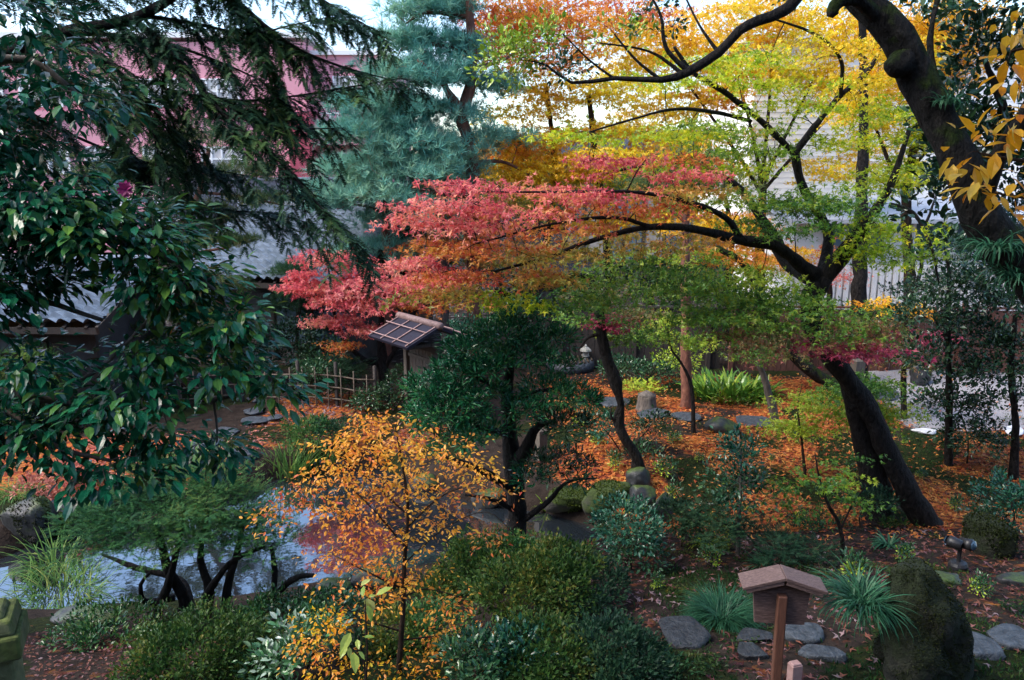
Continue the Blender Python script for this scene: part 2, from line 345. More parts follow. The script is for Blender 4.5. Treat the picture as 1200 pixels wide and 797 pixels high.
# ------------------------------------------------------------------ leaf palettes (linear rgb)
PAL = {
 'red': [(.36, .025, .045), (.62, .09, .11), (.74, .19, .17), (.74, .34, .12)],
 'pink': [(.50, .05, .085), (.70, .14, .15), (.78, .25, .21), (.72, .32, .18)],
 'redorange': [(.50, .05, .05), (.60, .14, .05), (.62, .24, .05), (.50, .28, .05)],
 'orange': [(.68, .16, .04), (.80, .30, .04), (.84, .42, .05), (.80, .50, .06)],
 'orangegreen': [(.58, .20, .06), (.52, .30, .05), (.34, .30, .05), (.20, .24, .04)],
 'yellow': [(.78, .40, .015), (.82, .54, .02), (.80, .64, .03), (.58, .60, .04)],
 'gold': [(.72, .28, .015), (.80, .42, .018), (.82, .55, .025), (.74, .60, .04)],
 'ygreen': [(.15, .28, .012), (.30, .44, .018), (.52, .58, .025), (.76, .60, .025)],
 'lime': [(.10, .22, .02), (.20, .34, .03), (.34, .44, .04), (.44, .48, .05)],
 'green': [(.035, .11, .022), (.075, .19, .028), (.14, .27, .032), (.27, .34, .035)],
 'greenred': [(.06, .12, .03), (.12, .16, .04), (.22, .14, .05), (.34, .10, .07)],
 'magenta': [(.26, .02, .06), (.40, .045, .11), (.50, .09, .15), (.42, .07, .09)],
 'camellia': [(.003, .042, .022), (.006, .075, .036), (.012, .12, .05), (.10, .20, .03)],
 'fir': [(.010, .032, .020), (.018, .055, .030), (.034, .085, .036), (.08, .14, .04)],
 'bluepine': [(.08, .25, .21), (.13, .35, .28), (.20, .42, .31), (.28, .46, .30)],
 'pine': [(.04, .09, .04), (.075, .13, .05), (.13, .17, .055), (.20, .19, .06)],
 'podo': [(.004, .046, .022), (.010, .095, .038), (.024, .15, .05), (.07, .20, .05)],
 'yew': [(.012, .055, .020), (.026, .095, .028), (.05, .14, .036), (.11, .17, .035)],
 'azalea': [(.012, .042, .012), (.03, .075, .016), (.06, .11, .02), (.15, .14, .025)],
 'shrub': [(.012, .05, .024), (.022, .078, .032), (.045, .11, .042), (.08, .15, .055)],
 'dark': [(.008, .026, .015), (.014, .045, .022), (.025, .065, .03), (.045, .085, .035)],
 'bluegreen': [(.006, .045, .028), (.014, .075, .042), (.03, .12, .065), (.07, .17, .09)],
 'grass': [(.04, .11, .03), (.07, .17, .04), (.13, .23, .05), (.24, .28, .07)],
 'mondo': [(.012, .055, .030), (.022, .09, .045), (.045, .14, .07), (.07, .17, .09)],
 'litter': [(.09, .028, .016), (.28, .055, .02), (.44, .12, .03), (.52, .24, .055), (.15, .06, .036)],
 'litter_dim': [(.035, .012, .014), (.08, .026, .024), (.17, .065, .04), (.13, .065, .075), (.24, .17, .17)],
 'litter_pink': [(.40, .09, .08), (.52, .15, .10), (.45, .20, .15), (.34, .10, .08)],
 'aralia': [(.02, .08, .03), (.04, .13, .05), (.08, .18, .07), (.28, .36, .30)],
 'yellowleaf': [(.55, .17, .01), (.68, .28, .012), (.74, .38, .02), (.60, .40, .05)],
 'palegreen': [(.20, .34, .05), (.34, .46, .07), (.46, .55, .12), (.55, .55, .20)],
}
def colour(pal, P, rng, s=0.8):
    c = np.array(PAL[pal]); v = np.clip(0.5 + 0.30 * nz(P, s, 11) + rng.normal(0, 0.22, len(P)), 0, 0.999) * (len(c) - 1)
    i = v.astype(int); f = (v - i)[:, None]
    return (c[i] * (1 - f) + c[np.minimum(i + 1, len(c) - 1)] * f) * rng.uniform(0.8, 1.2, len(P))[:, None]
def rdir(rng, n): return norm(rng.normal(size=(n, 3)))
UP = np.array([0, 0, 1.0])

# ------------------------------------------------------------------ plants
SPEC = {   # kind: mode, template, leaf size, leaves per cluster, cluster radius, leaf material
 'maple': ('layer', 'maple_lo', .057, 36, .28, 'maple'),
 'maple_near': ('layer', 'maple', .046, 17, .19, 'maple'),
 'spindle': ('layer', 'oval', .043, 20, .19, 'maple'),
 'maple_far': ('layer', 'maple_lo', .115, 34, .55, 'maple'),
 'camellia': ('droop', 'oval', .071, 13, .13, 'gloss'),
 'yellow_near': ('droop', 'oval', .088, 7, .10, 'maple'),
 'broad': ('shell', 'oval', .085, 12, .13, 'gloss'),
 'broad_lo': ('shell', 'lo', .075, 16, .16, 'gloss'),
 'azalea': ('shell', 'lo', .042, 22, .09, 'dull'),
 'yew': ('flat', 'shoot_lo', .10, 16, .16, 'needle'),
 'podo': ('shell', 'lo_thin', .10, 26, .10, 'gloss'),
 'pine': ('tuft', 'tuft_lo', .19, 9, .25, 'needle'),
 'pine_far': ('tuft', 'tuft_lo', .26, 8, .36, 'needle'),
 'bush_far': ('shell', 'lo', .15, 16, .3, 'dull'),
 'round': ('shell', 'oval', .055, 16, .11, 'gloss'),
}
def leaves_for(spec, ctr, outn, pal, rng, L, scale=1.0, cs=0.9):
    mode, tpl, size, per, R, _ = spec; n = len(ctr) * per
    c = np.repeat(ctr, per, 0); o = np.repeat(outn, per, 0); size = size * scale
    if mode == 'layer':
        k = np.repeat(rng.uniform(0.6, 1.15, len(ctr)) * R, per); a = rng.uniform(0, 6.283, n); q = np.sqrt(rng.uniform(0.02, 1, n))
        nt = 5; a0 = np.repeat(rng.uniform(0, 6.28, len(ctr)), per); a = a0 + np.floor(a / 6.283 * nt) * 6.283 / nt + rng.normal(0, .17, n)
        tilt = np.repeat(rng.normal(0, .16, (len(ctr), 2)), per, 0)
        r = k * q; dx, dy = r * np.cos(a), r * np.sin(a)
        pos = c + np.stack([dx, dy, tilt[:, 0] * dx + tilt[:, 1] * dy - 0.18 * r * r / R + rng.normal(0, .025, n)], -1)
        d = np.stack([np.cos(a), np.sin(a), rng.normal(-.35, .35, n)], -1) + rng.normal(0, .5, (n, 3)); nm = UP + rng.normal(0, .7, (n, 3))
    elif mode == 'flat':
        a = rng.uniform(0, 6.283, n); r = R * np.sqrt(rng.uniform(0, 1, n)); pos = c + np.stack([r * np.cos(a), r * np.sin(a), rng.normal(0, .02, n)], -1)
        d = np.stack([np.cos(a), np.sin(a), rng.normal(.15, .25, n)], -1) + o * .3; nm = UP + rng.normal(0, .3, (n, 3))
    elif mode == 'shell':
        pos = c + rdir(rng, n) * rng.uniform(.15, 1, n)[:, None] * R
        d = norm(pos - c) * .8 + o * .6 + UP * .15 + rng.normal(0, .35, (n, 3)); nm = o * .5 + UP * .7 + rng.normal(0, .4, (n, 3))
    elif mode == 'tuft':
        a = rng.uniform(0, 6.283, n); r = R * np.sqrt(rng.uniform(0, 1, n)); pos = c + np.stack([r * np.cos(a), r * np.sin(a), rng.normal(0, .2, n) * R], -1)
        d = o * .5 + UP * .75 + rng.normal(0, .45, (n, 3)); nm = rdir(rng, n)
    else:       # droop
        pos = c + rdir(rng, n) * rng.uniform(.2, 1, n)[:, None] * R * np.array([1, 1, .75])
        d = (pos - c) / R * .7 + o * np.array([.7, .7, .2]) + np.array([.1, 0, -.30]) + rng.normal(0, .26, (n, 3)); nm = UP * 1.3 + o * .15 + rng.normal(0, .26, (n, 3))
    L.add(tpl, pos, d, nm, size * rng.uniform(.5, 1.25, n), colour(pal, pos, rng, cs))

def place(pts, Y0):             # [(px,py,dY,r)...] -> rows of x,y,z,r
    return np.array([[*at(p[0], p[1], Y0 + p[2]), p[3]] for p in pts])
SEED = [10]
DENS = {'maple': 3.5, 'maple_near': 1.5, 'spindle': 1.6, 'maple_far': 4.6, 'camellia': 1.75, 'broad': 1.7, 'broad_lo': 2.2, 'azalea': 1.9, 'yew': 1.35, 'podo': 1.3, 'pine': 1.6, 'pine_far': 1.8, 'bush_far': 2.0, 'round': 1.7}
def plant(name, label, cat, base, trunks, blobs, kind, bark='bark_dark', scale=1.0, twig=0.011, cs=0.9, group=None, gap=0.0, rough=0.12, stems=False, crown='crown', stemname=None, flare=1.25, droop=0.0):
    """base: photo pixel of the foot, or ('w',x,y). trunks: polylines in photo pixels with depth offset and radius.
    blobs: (px,py,dY,rpx,rpy,ry_metres,count,palette)."""
    SEED[0] += 1; rng = np.random.default_rng(SEED[0])
    if base[0] == 'w': b = np.array([base[1], base[2], gh(base[1], base[2])])
    else: b = ground(*base)
    Y0 = b[1]; root = thing(name, label, cat, b - [0, 0, .03], group); B0 = b - np.array([0, 0, .03])
    spec = SPEC[kind]
    polys = []
    for i, t in enumerate(trunks):
        P = place(t, Y0)
        if i == 0 and not stems: P[0, :3] = b - [0, 0, .12]
        polys.append(P)
    if stems:                    # stems fan out from the foot to each blob
        for (px, py, dY, rpx, rpy, ry, n, pal) in blobs:
            c = at(px, py, Y0 + dY); m = (b + c) / 2 + rng.normal(0, .06, 3); polys.append(np.array([[*(b + rng.normal(0, .04, 3) * [1, 1, 0] - [0, 0, .06]), twig * 1.6], [*m, twig * 1.3], [*c, twig]]))
    nodes = []; nr = []; first = True
    for i, P in enumerate(polys):
        Q = catmull(P, max(0.06, min(.16, P[:, 3].max() * 1.2)))
        q = Q[:, :3] + rng.normal(0, .06, (len(Q), 3)) * Q[:, 3:4]
        r = np.maximum(Q[:, 3], .003)
        if i == 0 and not stems and flare > 1:
            zz = np.linalg.norm(Q[:, :3] - Q[0, :3], axis=1); r = r * (1 + (flare - 1) * np.exp(-zz / .25))
        nodes.append(q); nr.append(r)
        if not stems:
            V, F = tube(q, r, (20 if r.max() > .11 else 12) if r.max() > .05 else 7, rough); mesh_obj('trunk' if i == 0 else 'limb', V, F, M[bark], root, B0, None, True, tris=False)
    if stems:
        mb = MB()
        for q, r in zip(nodes, nr): mb.tube(q, r, 5)
        s = mb.build('stem', M[bark], root, B0, True)
        if len(nodes) > 1: tag(s, kind='stuff')
    nodes = np.vstack(nodes); nr = np.concatenate(nr); sk = len(nodes)
    # clusters
    L = Leaves(); allc = []
    for (px, py, dY, rpx, rpy, ry, n, pal) in blobs:
        n = int(math.ceil(n * DENS.get(kind, 1))); Y = Y0 + dY; c = at(px, py, Y); rad = np.array([rpx * mpp(Y), ry, max(rpy * mpp(Y), .03)])
        if spec[0] in ('shell', 'tuft', 'flat') :
            u = rdir(rng, n); u[:, 2] = np.where(u[:, 2] < -.35, -u[:, 2], u[:, 2]); q = rng.uniform(.55 if spec[0] != 'shell' else .7, 1.02, n)[:, None]
            q = q * (1 + .26 * nz(u * 2 + c, 1.2, 7) + .10 * nz(u * 2 + c, .4, 8))[:, None]; q = np.where(rng.uniform(0, 1, (n, 1)) < .06, q * rng.uniform(1, 1.35, (n, 1)), q)
            p = c + u * q * rad
        else:
            u = rdir(rng, n); p = c + u * (rng.uniform(0, 1, n) ** .45)[:, None] * rad
        if droop: p[:, 2] -= droop * ((p[:, 0] - b[0]) ** 2 + (p[:, 1] - b[1]) ** 2)
        o = norm((p - c) / rad ** 1.3 + 1e-6)
        if gap:
            keep = nz(p, max(.5, rad[0] * .5), 23) > -1.2 + gap; p, o = p[keep], o[keep]
        ok = p[:, 2] > hgt(p[:, 0], p[:, 1]) + .03; p, o = p[ok], o[ok]
        if len(p) == 0: continue
        leaves_for(spec, p, o, pal, rng, L, scale, cs); allc.append(p)
    C = np.vstack(allc)
    # twigs: each cluster joins the nearest point of what has grown so far
    dmin = np.array([np.min(np.sum((nodes - c) ** 2, 1)) for c in C]); order = np.argsort(dmin)
    cap = sk + len(C) * 4; N = np.empty((cap, 3)); NR = np.empty(cap); N[:sk] = nodes; NR[:sk] = nr; cnt = sk
    TV = []; TF = []; tn = 0
    for i in order:
        c = C[i]; d2 = np.sum((N[:cnt] - c) ** 2, 1) * (1 + .6 * (N[:cnt, 2] > c[2] + .05)); j = int(np.argmin(d2)); a = N[j]; D = c - a; l = np.linalg.norm(D)
        if l < .02: continue
        r0 = min(NR[j] * .75, twig * (.45 + .55 * l)); r0 = max(r0, twig * .3)
        sag = np.array([0, 0, .12 * l]) + rng.normal(0, .07 * l, 3)
        t = np.array([0, .3, .65, 1.0])[:, None]; P = a + D * t + sag * (4 * t * (1 - t)) * .6
        r = np.linspace(r0, r0 * .5, 4); V, F = tube(P, r, 4); TV.append(V); TF += [tuple(int(x) + tn for x in f) for f in F]; tn += len(V)
        N[cnt:cnt + 3] = P[1:]; NR[cnt:cnt + 3] = r[1:]; cnt += 3
    if TV:
        t = mesh_obj('twig', np.vstack(TV), TF, M[bark], root, B0, None, True, tris=False); tag(t, kind='stuff')
    L.build(crown, M[spec[5]], root, B0)
    return root
def shrub(name, label, cat, base, blobs, kind, bark='bark_brown', scale=1.0, twig=.009, group=None, **k):
    return plant(name, label, cat, base, [], blobs, kind, bark, scale, twig, .5, group, stems=True, crown='foliage', **k)
def grass(name, label, cat, base, n, length, width, spread, pal, droop=1.0, group=None, root_r=.06, parent=None, z0=None, mat='dull', lean=(0, 0)):
    SEED[0] += 1; rng = np.random.default_rng(SEED[0])
    b = ground(*base) if base[0] != 'w' else np.array([base[1], base[2], gh(base[1], base[2])])
    if z0 is not None: b = np.asarray(z0, float)
    K = 6; a = rng.uniform(0, 6.283, n); e = rng.uniform(.25, 1, n) ** .7 * spread
    Ln = length * rng.uniform(.55, 1.1, n); t = np.linspace(0, 1, K)
    rr = root_r * np.sqrt(rng.uniform(0, 1, n)); ra = a + rng.normal(0, .8, n)
    x0 = np.stack([rr * np.cos(ra), rr * np.sin(ra), 0 * rr], -1)
    ang = (math.pi / 2 - e * .55)[:, None] - droop * e[:, None] * 1.6 * t[None] ** 1.2
    ds = Ln[:, None] / (K - 1)
    hx = np.cumsum(np.cos(ang) * ds, 1) - np.cos(ang[:, :1]) * ds; hz = np.cumsum(np.sin(ang) * ds, 1) - np.sin(ang[:, :1]) * ds
    P = x0[:, None] + np.stack([hx * np.cos(a)[:, None] + lean[0] * hz, hx * np.sin(a)[:, None] + lean[1] * hz, hz], -1)
    side = np.stack([-np.sin(a), np.cos(a), rng.normal(0, .2, n)], -1); wv = width * np.sin(math.pi * (.18 + .80 * t)) ** .8
    A = P + side[:, None] * wv[None, :, None] / 2; Bv = P - side[:, None] * wv[None, :, None] / 2
    V = np.stack([A, Bv], 2).reshape(-1, 3); k2 = K * 2
    f = np.array([[(2 * i, 2 * i + 1, 2 * i + 3), (2 * i, 2 * i + 3, 2 * i + 2)] for i in range(K - 1)]).reshape(-1, 3)
    F = (f[None] + (np.arange(n) * k2)[:, None, None]).reshape(-1, 3)
    colr = np.repeat(colour(pal, b + x0 * 8, rng, .5), k2, 0)
    o = mesh_obj(name, V + b - [0, 0, .02], F, M[mat], parent, b - [0, 0, .02], colr)
    if parent is None: tag(o, label, cat, group)
    return o
def rock(name, label, base, dims, mat, seed=0, sink=.25, rz=0, group=None, flat_top=0.0, cat='rock', amp=.16, taper=0.0, shear=0.0):
    rng = np.random.default_rng(500 + seed); b = ground(*base) if base[0] != 'w' else np.array([base[1], base[2], gh(base[1], base[2])])
    n, m = 30, 18; V = []
    for j in range(m + 1):
        ph = math.pi * j / m
        for i in range(n):
            th = 2 * math.pi * i / n; V.append((math.sin(ph) * math.cos(th), math.sin(ph) * math.sin(th), math.cos(ph)))
    V = np.array(V); F = [(j * n + i, (j + 1) * n + i, (j + 1) * n + (i + 1) % n, j * n + (i + 1) % n) for j in range(m) for i in range(n)]
    S = np.sign(V) * np.abs(V) ** .78
    S = S * (1 + amp * nz(V + seed, 1.4, seed) + amp * .7 * nz(V + seed, .6, seed + 1) + amp * .22 * nz(V + seed, .22, seed + 2))[:, None]
    for k in range(11):
        q = norm(rng.normal(size=3) * [1, 1, .8]); e_ = np.maximum(0, S @ q - rng.uniform(.66, .95)); S = S - e_[:, None] * q * .85
    if flat_top: S[:, 2] = np.where(S[:, 2] > 1 - flat_top, 1 - flat_top + (S[:, 2] - 1 + flat_top) * .15, S[:, 2])
    S[:, :2] *= (1 - taper * np.clip(S[:, 2:3] * .5 + .5, 0, 1.2) ** 1.3)
    S[:, 0] += shear * S[:, 2]
    d = np.array(dims) / 2; W = (S * d) @ rotz(rz).T
    ctr = b + np.array([0, 0, d[2] * (1 - 2 * sink)])
    o = mesh_obj(name, W + ctr, F, M[mat], None, b, None, True, tris=False)
    return tag(o, label, cat, group)

# ================================================================== THE SETTING
def axis(fine0, fine1, step, far):
    a = list(np.arange(fine0, fine1 + 1e-6, step)); s = step
    while a[-1] < far: s *= 1.22; a.append(a[-1] + s)
    s = step; lo = [fine0]
    while lo[-1] > -far: s *= 1.22; lo.append(lo[-1] - s)
    return np.array(lo[:0:-1] + a)
def masks(x, y):
    P = np.stack([x, y], -1); sd_ = pond_sd(x, y)
    hill = sstep(.2, 1.6, x + .25 * nz(P, 2, 31)) * sstep(9.4, 10.6, y) * (1 - sstep(18.5, 19.6, y))
    gate = sstep(-5.6, -4.6, x) * (1 - sstep(-1.4, -.6, x)) * sstep(13.6, 14.4, y) * (1 - sstep(17, 18, y))
    nearr = sstep(.2, 1.4, x) * (1 - sstep(9, 10.5, y)) * .5
    nearl = (1 - sstep(-2.6, -1.6, x)) * (1 - sstep(6.9, 7.6, y)) * .75
    leftb = (1 - sstep(-5.2, -4.6, x)) * sstep(11.2, 12, y) * (1 - sstep(14, 15, y)) * .9
    hill = hill * np.clip(.66 + .55 * nz(P, 1.3, 35), 0, 1)
    lit = np.maximum.reduce([hill, gate, nearr * .55, nearl * .35, leftb]) * sstep(.05, .3, sd_)
    patch = .5 + .5 * nz(P, 1.6, 33)
    moss = np.clip(sstep(.45, .8, patch) * .8 + sstep(6, 7, x) * sstep(12, 12.6, y) * .2, 0, 1)
    lit = lit * (1 - .75 * sstep(.52, .8, patch))
    gravel = np.maximum(sstep(7.2, 8.4, x - .15 * (y - 15)) * sstep(14.6, 15.2, y) * (1 - sstep(26, 27, y)), sstep(20.3, 20.8, y) * .4)
    return lit * (1 - gravel), moss * (1 - gravel), gravel
def terrain():
    X = axis(-11, 12, .12, 900); Y = axis(1.5, 24, .12, 900); Y = Y[Y > -60]
    gx, gy = np.meshgrid(X, Y); x, y = gx.ravel(), gy.ravel(); z = hgt(x, y)
    nx, ny = len(X), len(Y); i = (np.arange(ny - 1)[:, None] * nx + np.arange(nx - 1)[None]).ravel()
    F = np.stack([i, i + 1, i + nx + 1, i + nx], -1)
    m, n, l, p = new_mat("garden_soil")
    o = mesh_obj("ground", np.stack([x, y, z], -1), F, m, smooth=True)
    o["kind"] = "structure"
    li, mo, gr = masks(x, y)
    for nm, v in (("litter", li), ("moss", mo), ("gravel", gr)):
        a = o.data.attributes.new(nm, 'FLOAT', 'POINT'); a.data.foreach_set("value", v.astype(np.float32))
    tc = n.new("ShaderNodeTexCoord")
    def noise(s, d=6):
        t = n.new("ShaderNodeTexNoise"); t.inputs["Scale"].default_value = s; t.inputs["Detail"].default_value = d; l.new(tc.outputs["Object"], t.inputs["Vector"]); return t.outputs[0]
    def ramp(src, *st):
        r = n.new("ShaderNodeValToRGB"); e = r.color_ramp.elements
        e[0].position, e[0].color = st[0][0], (*st[0][1], 1); e[1].position, e[1].color = st[-1][0], (*st[-1][1], 1)
        for q, c in st[1:-1]: k = e.new(q); k.color = (*c, 1)
        l.new(src, r.inputs[0]); return r.outputs[0]
    def mix(f, a, b):
        mx = n.new("ShaderNodeMix"); mx.data_type = 'RGBA'; l.new(f, mx.inputs[0]); l.new(a, mx.inputs[6]); l.new(b, mx.inputs[7]); return mx.outputs[2]
    def attr(nm, s=9.0, lo=.45, hi=.62):
        a = n.new("ShaderNodeAttribute"); a.attribute_name = nm
        ad = n.new("ShaderNodeMath"); ad.operation = 'ADD'; l.new(a.outputs["Fac"], ad.inputs[0])
        sb = n.new("ShaderNodeMath"); sb.operation = 'MULTIPLY_ADD'; l.new(noise(s), sb.inputs[0]); sb.inputs[1].default_value = .8; sb.inputs[2].default_value = -.4
        l.new(sb.outputs[0], ad.inputs[1])
        r = n.new("ShaderNodeMapRange"); r.inputs[1].default_value = lo; r.inputs[2].default_value = hi; l.new(ad.outputs[0], r.inputs[0]); return r.outputs[0]
    soil = ramp(noise(5), (.3, (.012, .009, .008)), (.7, (.034, .025, .02)))
    mossc = ramp(noise(14), (.3, (.006, .009, .004)), (.55, (.014, .019, .006)), (.8, (.035, .038, .010)))
    vo = n.new("ShaderNodeTexVoronoi"); vo.inputs["Scale"].default_value = 17; l.new(tc.outputs["Object"], vo.inputs["Vector"])
    sx = n.new("ShaderNodeSeparateColor"); l.new(vo.outputs["Color"], sx.inputs[0])
    leafc = ramp(sx.outputs[0], (.0, (.03, .016, .012)), (.3, (.15, .03, .016)), (.55, (.30, .075, .02)), (.8, (.36, .14, .03)), (1., (.08, .04, .025)))
    gravc = ramp(noise(60, 3), (.3, (.16, .155, .165)), (.7, (.32, .31, .325)))
    c = mix(attr("moss"), soil, mossc); c = mix(attr("litter", 7, .30, .55), c, leafc); c = mix(attr("gravel", 5), c, gravc)
    l.new(c, p.inputs["Base Color"]); p.inputs["Roughness"].default_value = .9; p.inputs["Specular IOR Level"].default_value = .06
    b = n.new("ShaderNodeBump"); b.inputs["Strength"].default_value = .8; b.inputs["Distance"].default_value = .03
    l.new(noise(22), b.inputs["Height"]); l.new(b.outputs[0], p.inputs["Normal"])
    # pond
    V = np.array([[px, py, WATER] for px, py in POND]); c0 = V.mean(0); V = c0 + (V - c0) * 1.0
    nrm_ = []
    for i in range(len(V)):
        a, b_ = V[i - 1], V[(i + 1) % len(V)]; t = b_ - a; q = np.array([t[1], -t[0], 0]); nrm_.append(q / np.linalg.norm(q))
    V2 = V + np.array(nrm_) * .35
    if pond_sd(V2[:1, 0], V2[:1, 1])[0] < 0: V2 = V - np.array(nrm_) * .35
    m, n, l, p = new_mat("pond_water")
    p.inputs["Base Color"].default_value = (.012, .016, .02, 1); p.inputs["Roughness"].default_value = .02; p.inputs["IOR"].default_value = 2.7; p.inputs["Specular IOR Level"].default_value = .75
    tc = n.new("ShaderNodeTexCoord"); t = n.new("ShaderNodeTexNoise"); t.inputs["Scale"].default_value = 3.5; t.inputs["Detail"].default_value = 3; l.new(tc.outputs["Object"], t.inputs["Vector"])
    b = n.new("ShaderNodeBump"); b.inputs["Strength"].default_value = .10; b.inputs["Distance"].default_value = .02; l.new(t.outputs[0], b.inputs["Height"]); l.new(b.outputs[0], p.inputs["Normal"])
    o = mesh_obj("pond_water", V2, [tuple(range(len(V2)))], m, tris=False); o["kind"] = "structure"
terrain()

def litter():
    rng = np.random.default_rng(77); L = Leaves()
    def scatter(x0, x1, y0, y1, dens, pal, size, tpl='maple_lo', thr=.0):
        n = int((x1 - x0) * (y1 - y0) * dens); x = rng.uniform(x0, x1, n); y = rng.uniform(y0, y1, n)
        li, mo, gr = masks(x, y); k = (rng.uniform(0, 1, n) < li * .95 + .03) & (pond_sd(x, y) > .1); x, y = x[k], y[k]; n = len(x)
        pos = np.stack([x, y, hgt(x, y) + rng.uniform(.004, .035, n)], -1); a = rng.uniform(0, 6.283, n)
        L.add(tpl, pos, np.stack([np.cos(a), np.sin(a), rng.normal(0, .2, n)], -1), UP + rng.normal(0, .4, (n, 3)), size * rng.uniform(.6, 1.2, n), colour(pal, pos, rng, 1.2))
    scatter(.2, 11, 9.4, 19.5, 420, 'litter', .06)
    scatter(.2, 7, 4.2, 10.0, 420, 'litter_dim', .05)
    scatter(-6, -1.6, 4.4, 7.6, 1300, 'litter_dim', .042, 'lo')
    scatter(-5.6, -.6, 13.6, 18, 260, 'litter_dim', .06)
    scatter(-8, -4.6, 11.2, 15, 300, 'litter_pink', .06)
    o = L.build("fallen_leaves", M['litter']); tag(o, kind="stuff")
litter()

# ------------------------------------------------------------------ buildings
def tile_roof(mb, p0, ex, ey, L, D, rise, tw=.27, th=.25):
    """slope from eave p0 along ex (length L) and inwards along ey (run D) rising by rise: rounded pantiles in stepped courses"""
    ex, ey = np.asarray(ex, float), np.asarray(ey, float); nu = int(L / tw); nv = max(2, int(math.hypot(D, rise) / th)); k = 5
    U = np.linspace(0, nu, nu * k + 1); wave =   .075 * np.abs(np.sin(math.pi * U)) ** .8 + .02 * np.sin(2 * math.pi * U)
    V = []; rows = 0
    for j in range(nv):
        for s, lift in ((j, .115), (j + .98, .0)):
            f = s / nv; base = np.asarray(p0) + ey * D * f + UP * rise * f
            V.append(base[None] + ex[None] * (U / nu * L)[:, None] + UP[None] * (wave + lift)[:, None]); rows += 1
    m = len(U); F = [(r * m + c, r * m + c + 1, (r + 1) * m + c + 1, (r + 1) * m + c) for r in range(rows - 1) for c in range(m - 1)]
    mb.add(np.vstack(V), F)
def tiled_house(name, label, eave_l, yaw, L, D, eave_z, ridge_z, mat, wallmat, inset=.7):
    ex = np.array([math.cos(yaw), math.sin(yaw), 0]); ey = np.array([-math.sin(yaw), math.cos(yaw), 0]); rise = ridge_z - eave_z
    c = np.array([*eave_l, 0]); R = rotz(yaw); root = thing(name, label, 'house', c + ex * L / 2 + ey * D)
    B = c + ex * L / 2 + ey * D
    mb = MB(); tile_roof(mb, c + UP * eave_z, ex, ey, L, D, rise); tile_roof(mb, c + UP * eave_z + ex * L + ey * 2 * D, -ex, -ey, L, D, rise)
    rf = mb.build('roof', mat, root, B, False)
    mb = MB(); top = c + ex * L / 2 + ey * D + UP * (ridge_z + .09)
    for k in range(3): mb.box(top + UP * .07 * k, (L + .1 + .02 * k, .30 - .05 * k, .066), R)
    mb.tube([top + UP * .22 - ex * (L / 2 + .08), top + UP * .22 + ex * (L / 2 + .08)], .085, 8)
    mb.build('ridge', mat, rf, B)
    mb = MB()
    for o, s in ((c, 1), (c + ey * 2 * D, -1)):
        mb.box(o + ex * L / 2 + UP * (eave_z - .06) + ey * s * .06, (L, .05, .13), R)
        for k in range(int(L / .45)): mb.box(o + ex * (.2 + k * .45) + ey * s * .45 + UP * (eave_z - .03 + rise * .45 / D), (.07, .9, .08), R @ rotx(math.atan2(rise, D) * s))
    for s in (0, 1):
        for sgn in (1, -1):
            o = c + ex * L * s + ey * (D + sgn * D / 2) + UP * (eave_z + rise / 2 - .04)
            mb.box(o, (.06, math.hypot(D, rise), .16), R @ rotx(-sgn * math.atan2(rise, D)))
    mb.build('eaves', M['wood_dark'], rf, B)
    # walls with gables
    w0, w1 = inset, 2 * D - inset; zr = eave_z - .12; zt = ridge_z - .16 - .0; le = .5
    mb = MB(); zw = eave_z + rise * inset / D - .14
    mb.prism([(w0, -.3), (w1, -.3), (w1, zw), (D, zt), (w0, zw)], c + ex * le, ey, UP, ex, L - 2 * le)
    mb.build('wall', wallmat, root, B)
    # timber posts, shoji and dado on the long front
    mb = MB(); n = max(2, int((L - 2 * le) / .92)); st = (L - 2 * le) / n
    for k in range(n + 1): mb.box(c + ex * (le + st * k) + ey * (w0 - .02) + UP * ((zw - .3) / 2), (.11, .10, zw + .3), R)
    mb.box(c + ex * L / 2 + ey * (w0 - .015) + UP * (zw * .82), (L - 2 * le, .075, .10), R); mb.box(c + ex * L / 2 + ey * (w0 - .015) + UP * .42, (L - 2 * le, .075, .10), R)
    mb.build('timber_frame', M['wood_dark'], root, B)
    for k in range(n):
        if k % 3 == 1: continue
        q = c + ex * (le + st * (k + .5)) + ey * (w0 - .012) + UP * ((zw * .82 + .42) / 2); h = zw * .82 - .42 - .12
        wdw = MB(); wdw.box(q, (st - .14, .03, h), R)
        ow = wdw.build('window', M['glass'], root, B)
        f = MB()
        for i in range(4): f.box(q + ex * (-.5 + i / 3) * (st - .18) - ey * .012, (.03, .03, h), R)
        for i in range(4): f.box(q + UP * (-.5 + i / 3) * (h - .02) - ey * .014, (st - .15, .024, .024), R)
        f.build('frame', M['wood_dark'], ow, B)
    return root
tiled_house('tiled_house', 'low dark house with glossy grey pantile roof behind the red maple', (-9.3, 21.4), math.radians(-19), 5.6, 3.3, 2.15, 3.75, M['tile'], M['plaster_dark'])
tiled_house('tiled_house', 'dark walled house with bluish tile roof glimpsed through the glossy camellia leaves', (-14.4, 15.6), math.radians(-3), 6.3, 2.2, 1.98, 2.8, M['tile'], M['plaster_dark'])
tiled_house('tiled_house', 'farther house with dull grey tile roof under the pink building wall', (-13.5, 31), math.radians(-4), 8.2, 2.6, 3.05, 4.35, M['tile_dark'], M['plaster'])
tiled_house('tiled_house', 'distant grey roofed house glimpsed between the yellow foliage and blue pine', (2.2, 41), math.radians(-8), 8.0, 3.2, 5.2, 6.7, M['tile_dark'], M['plaster'])

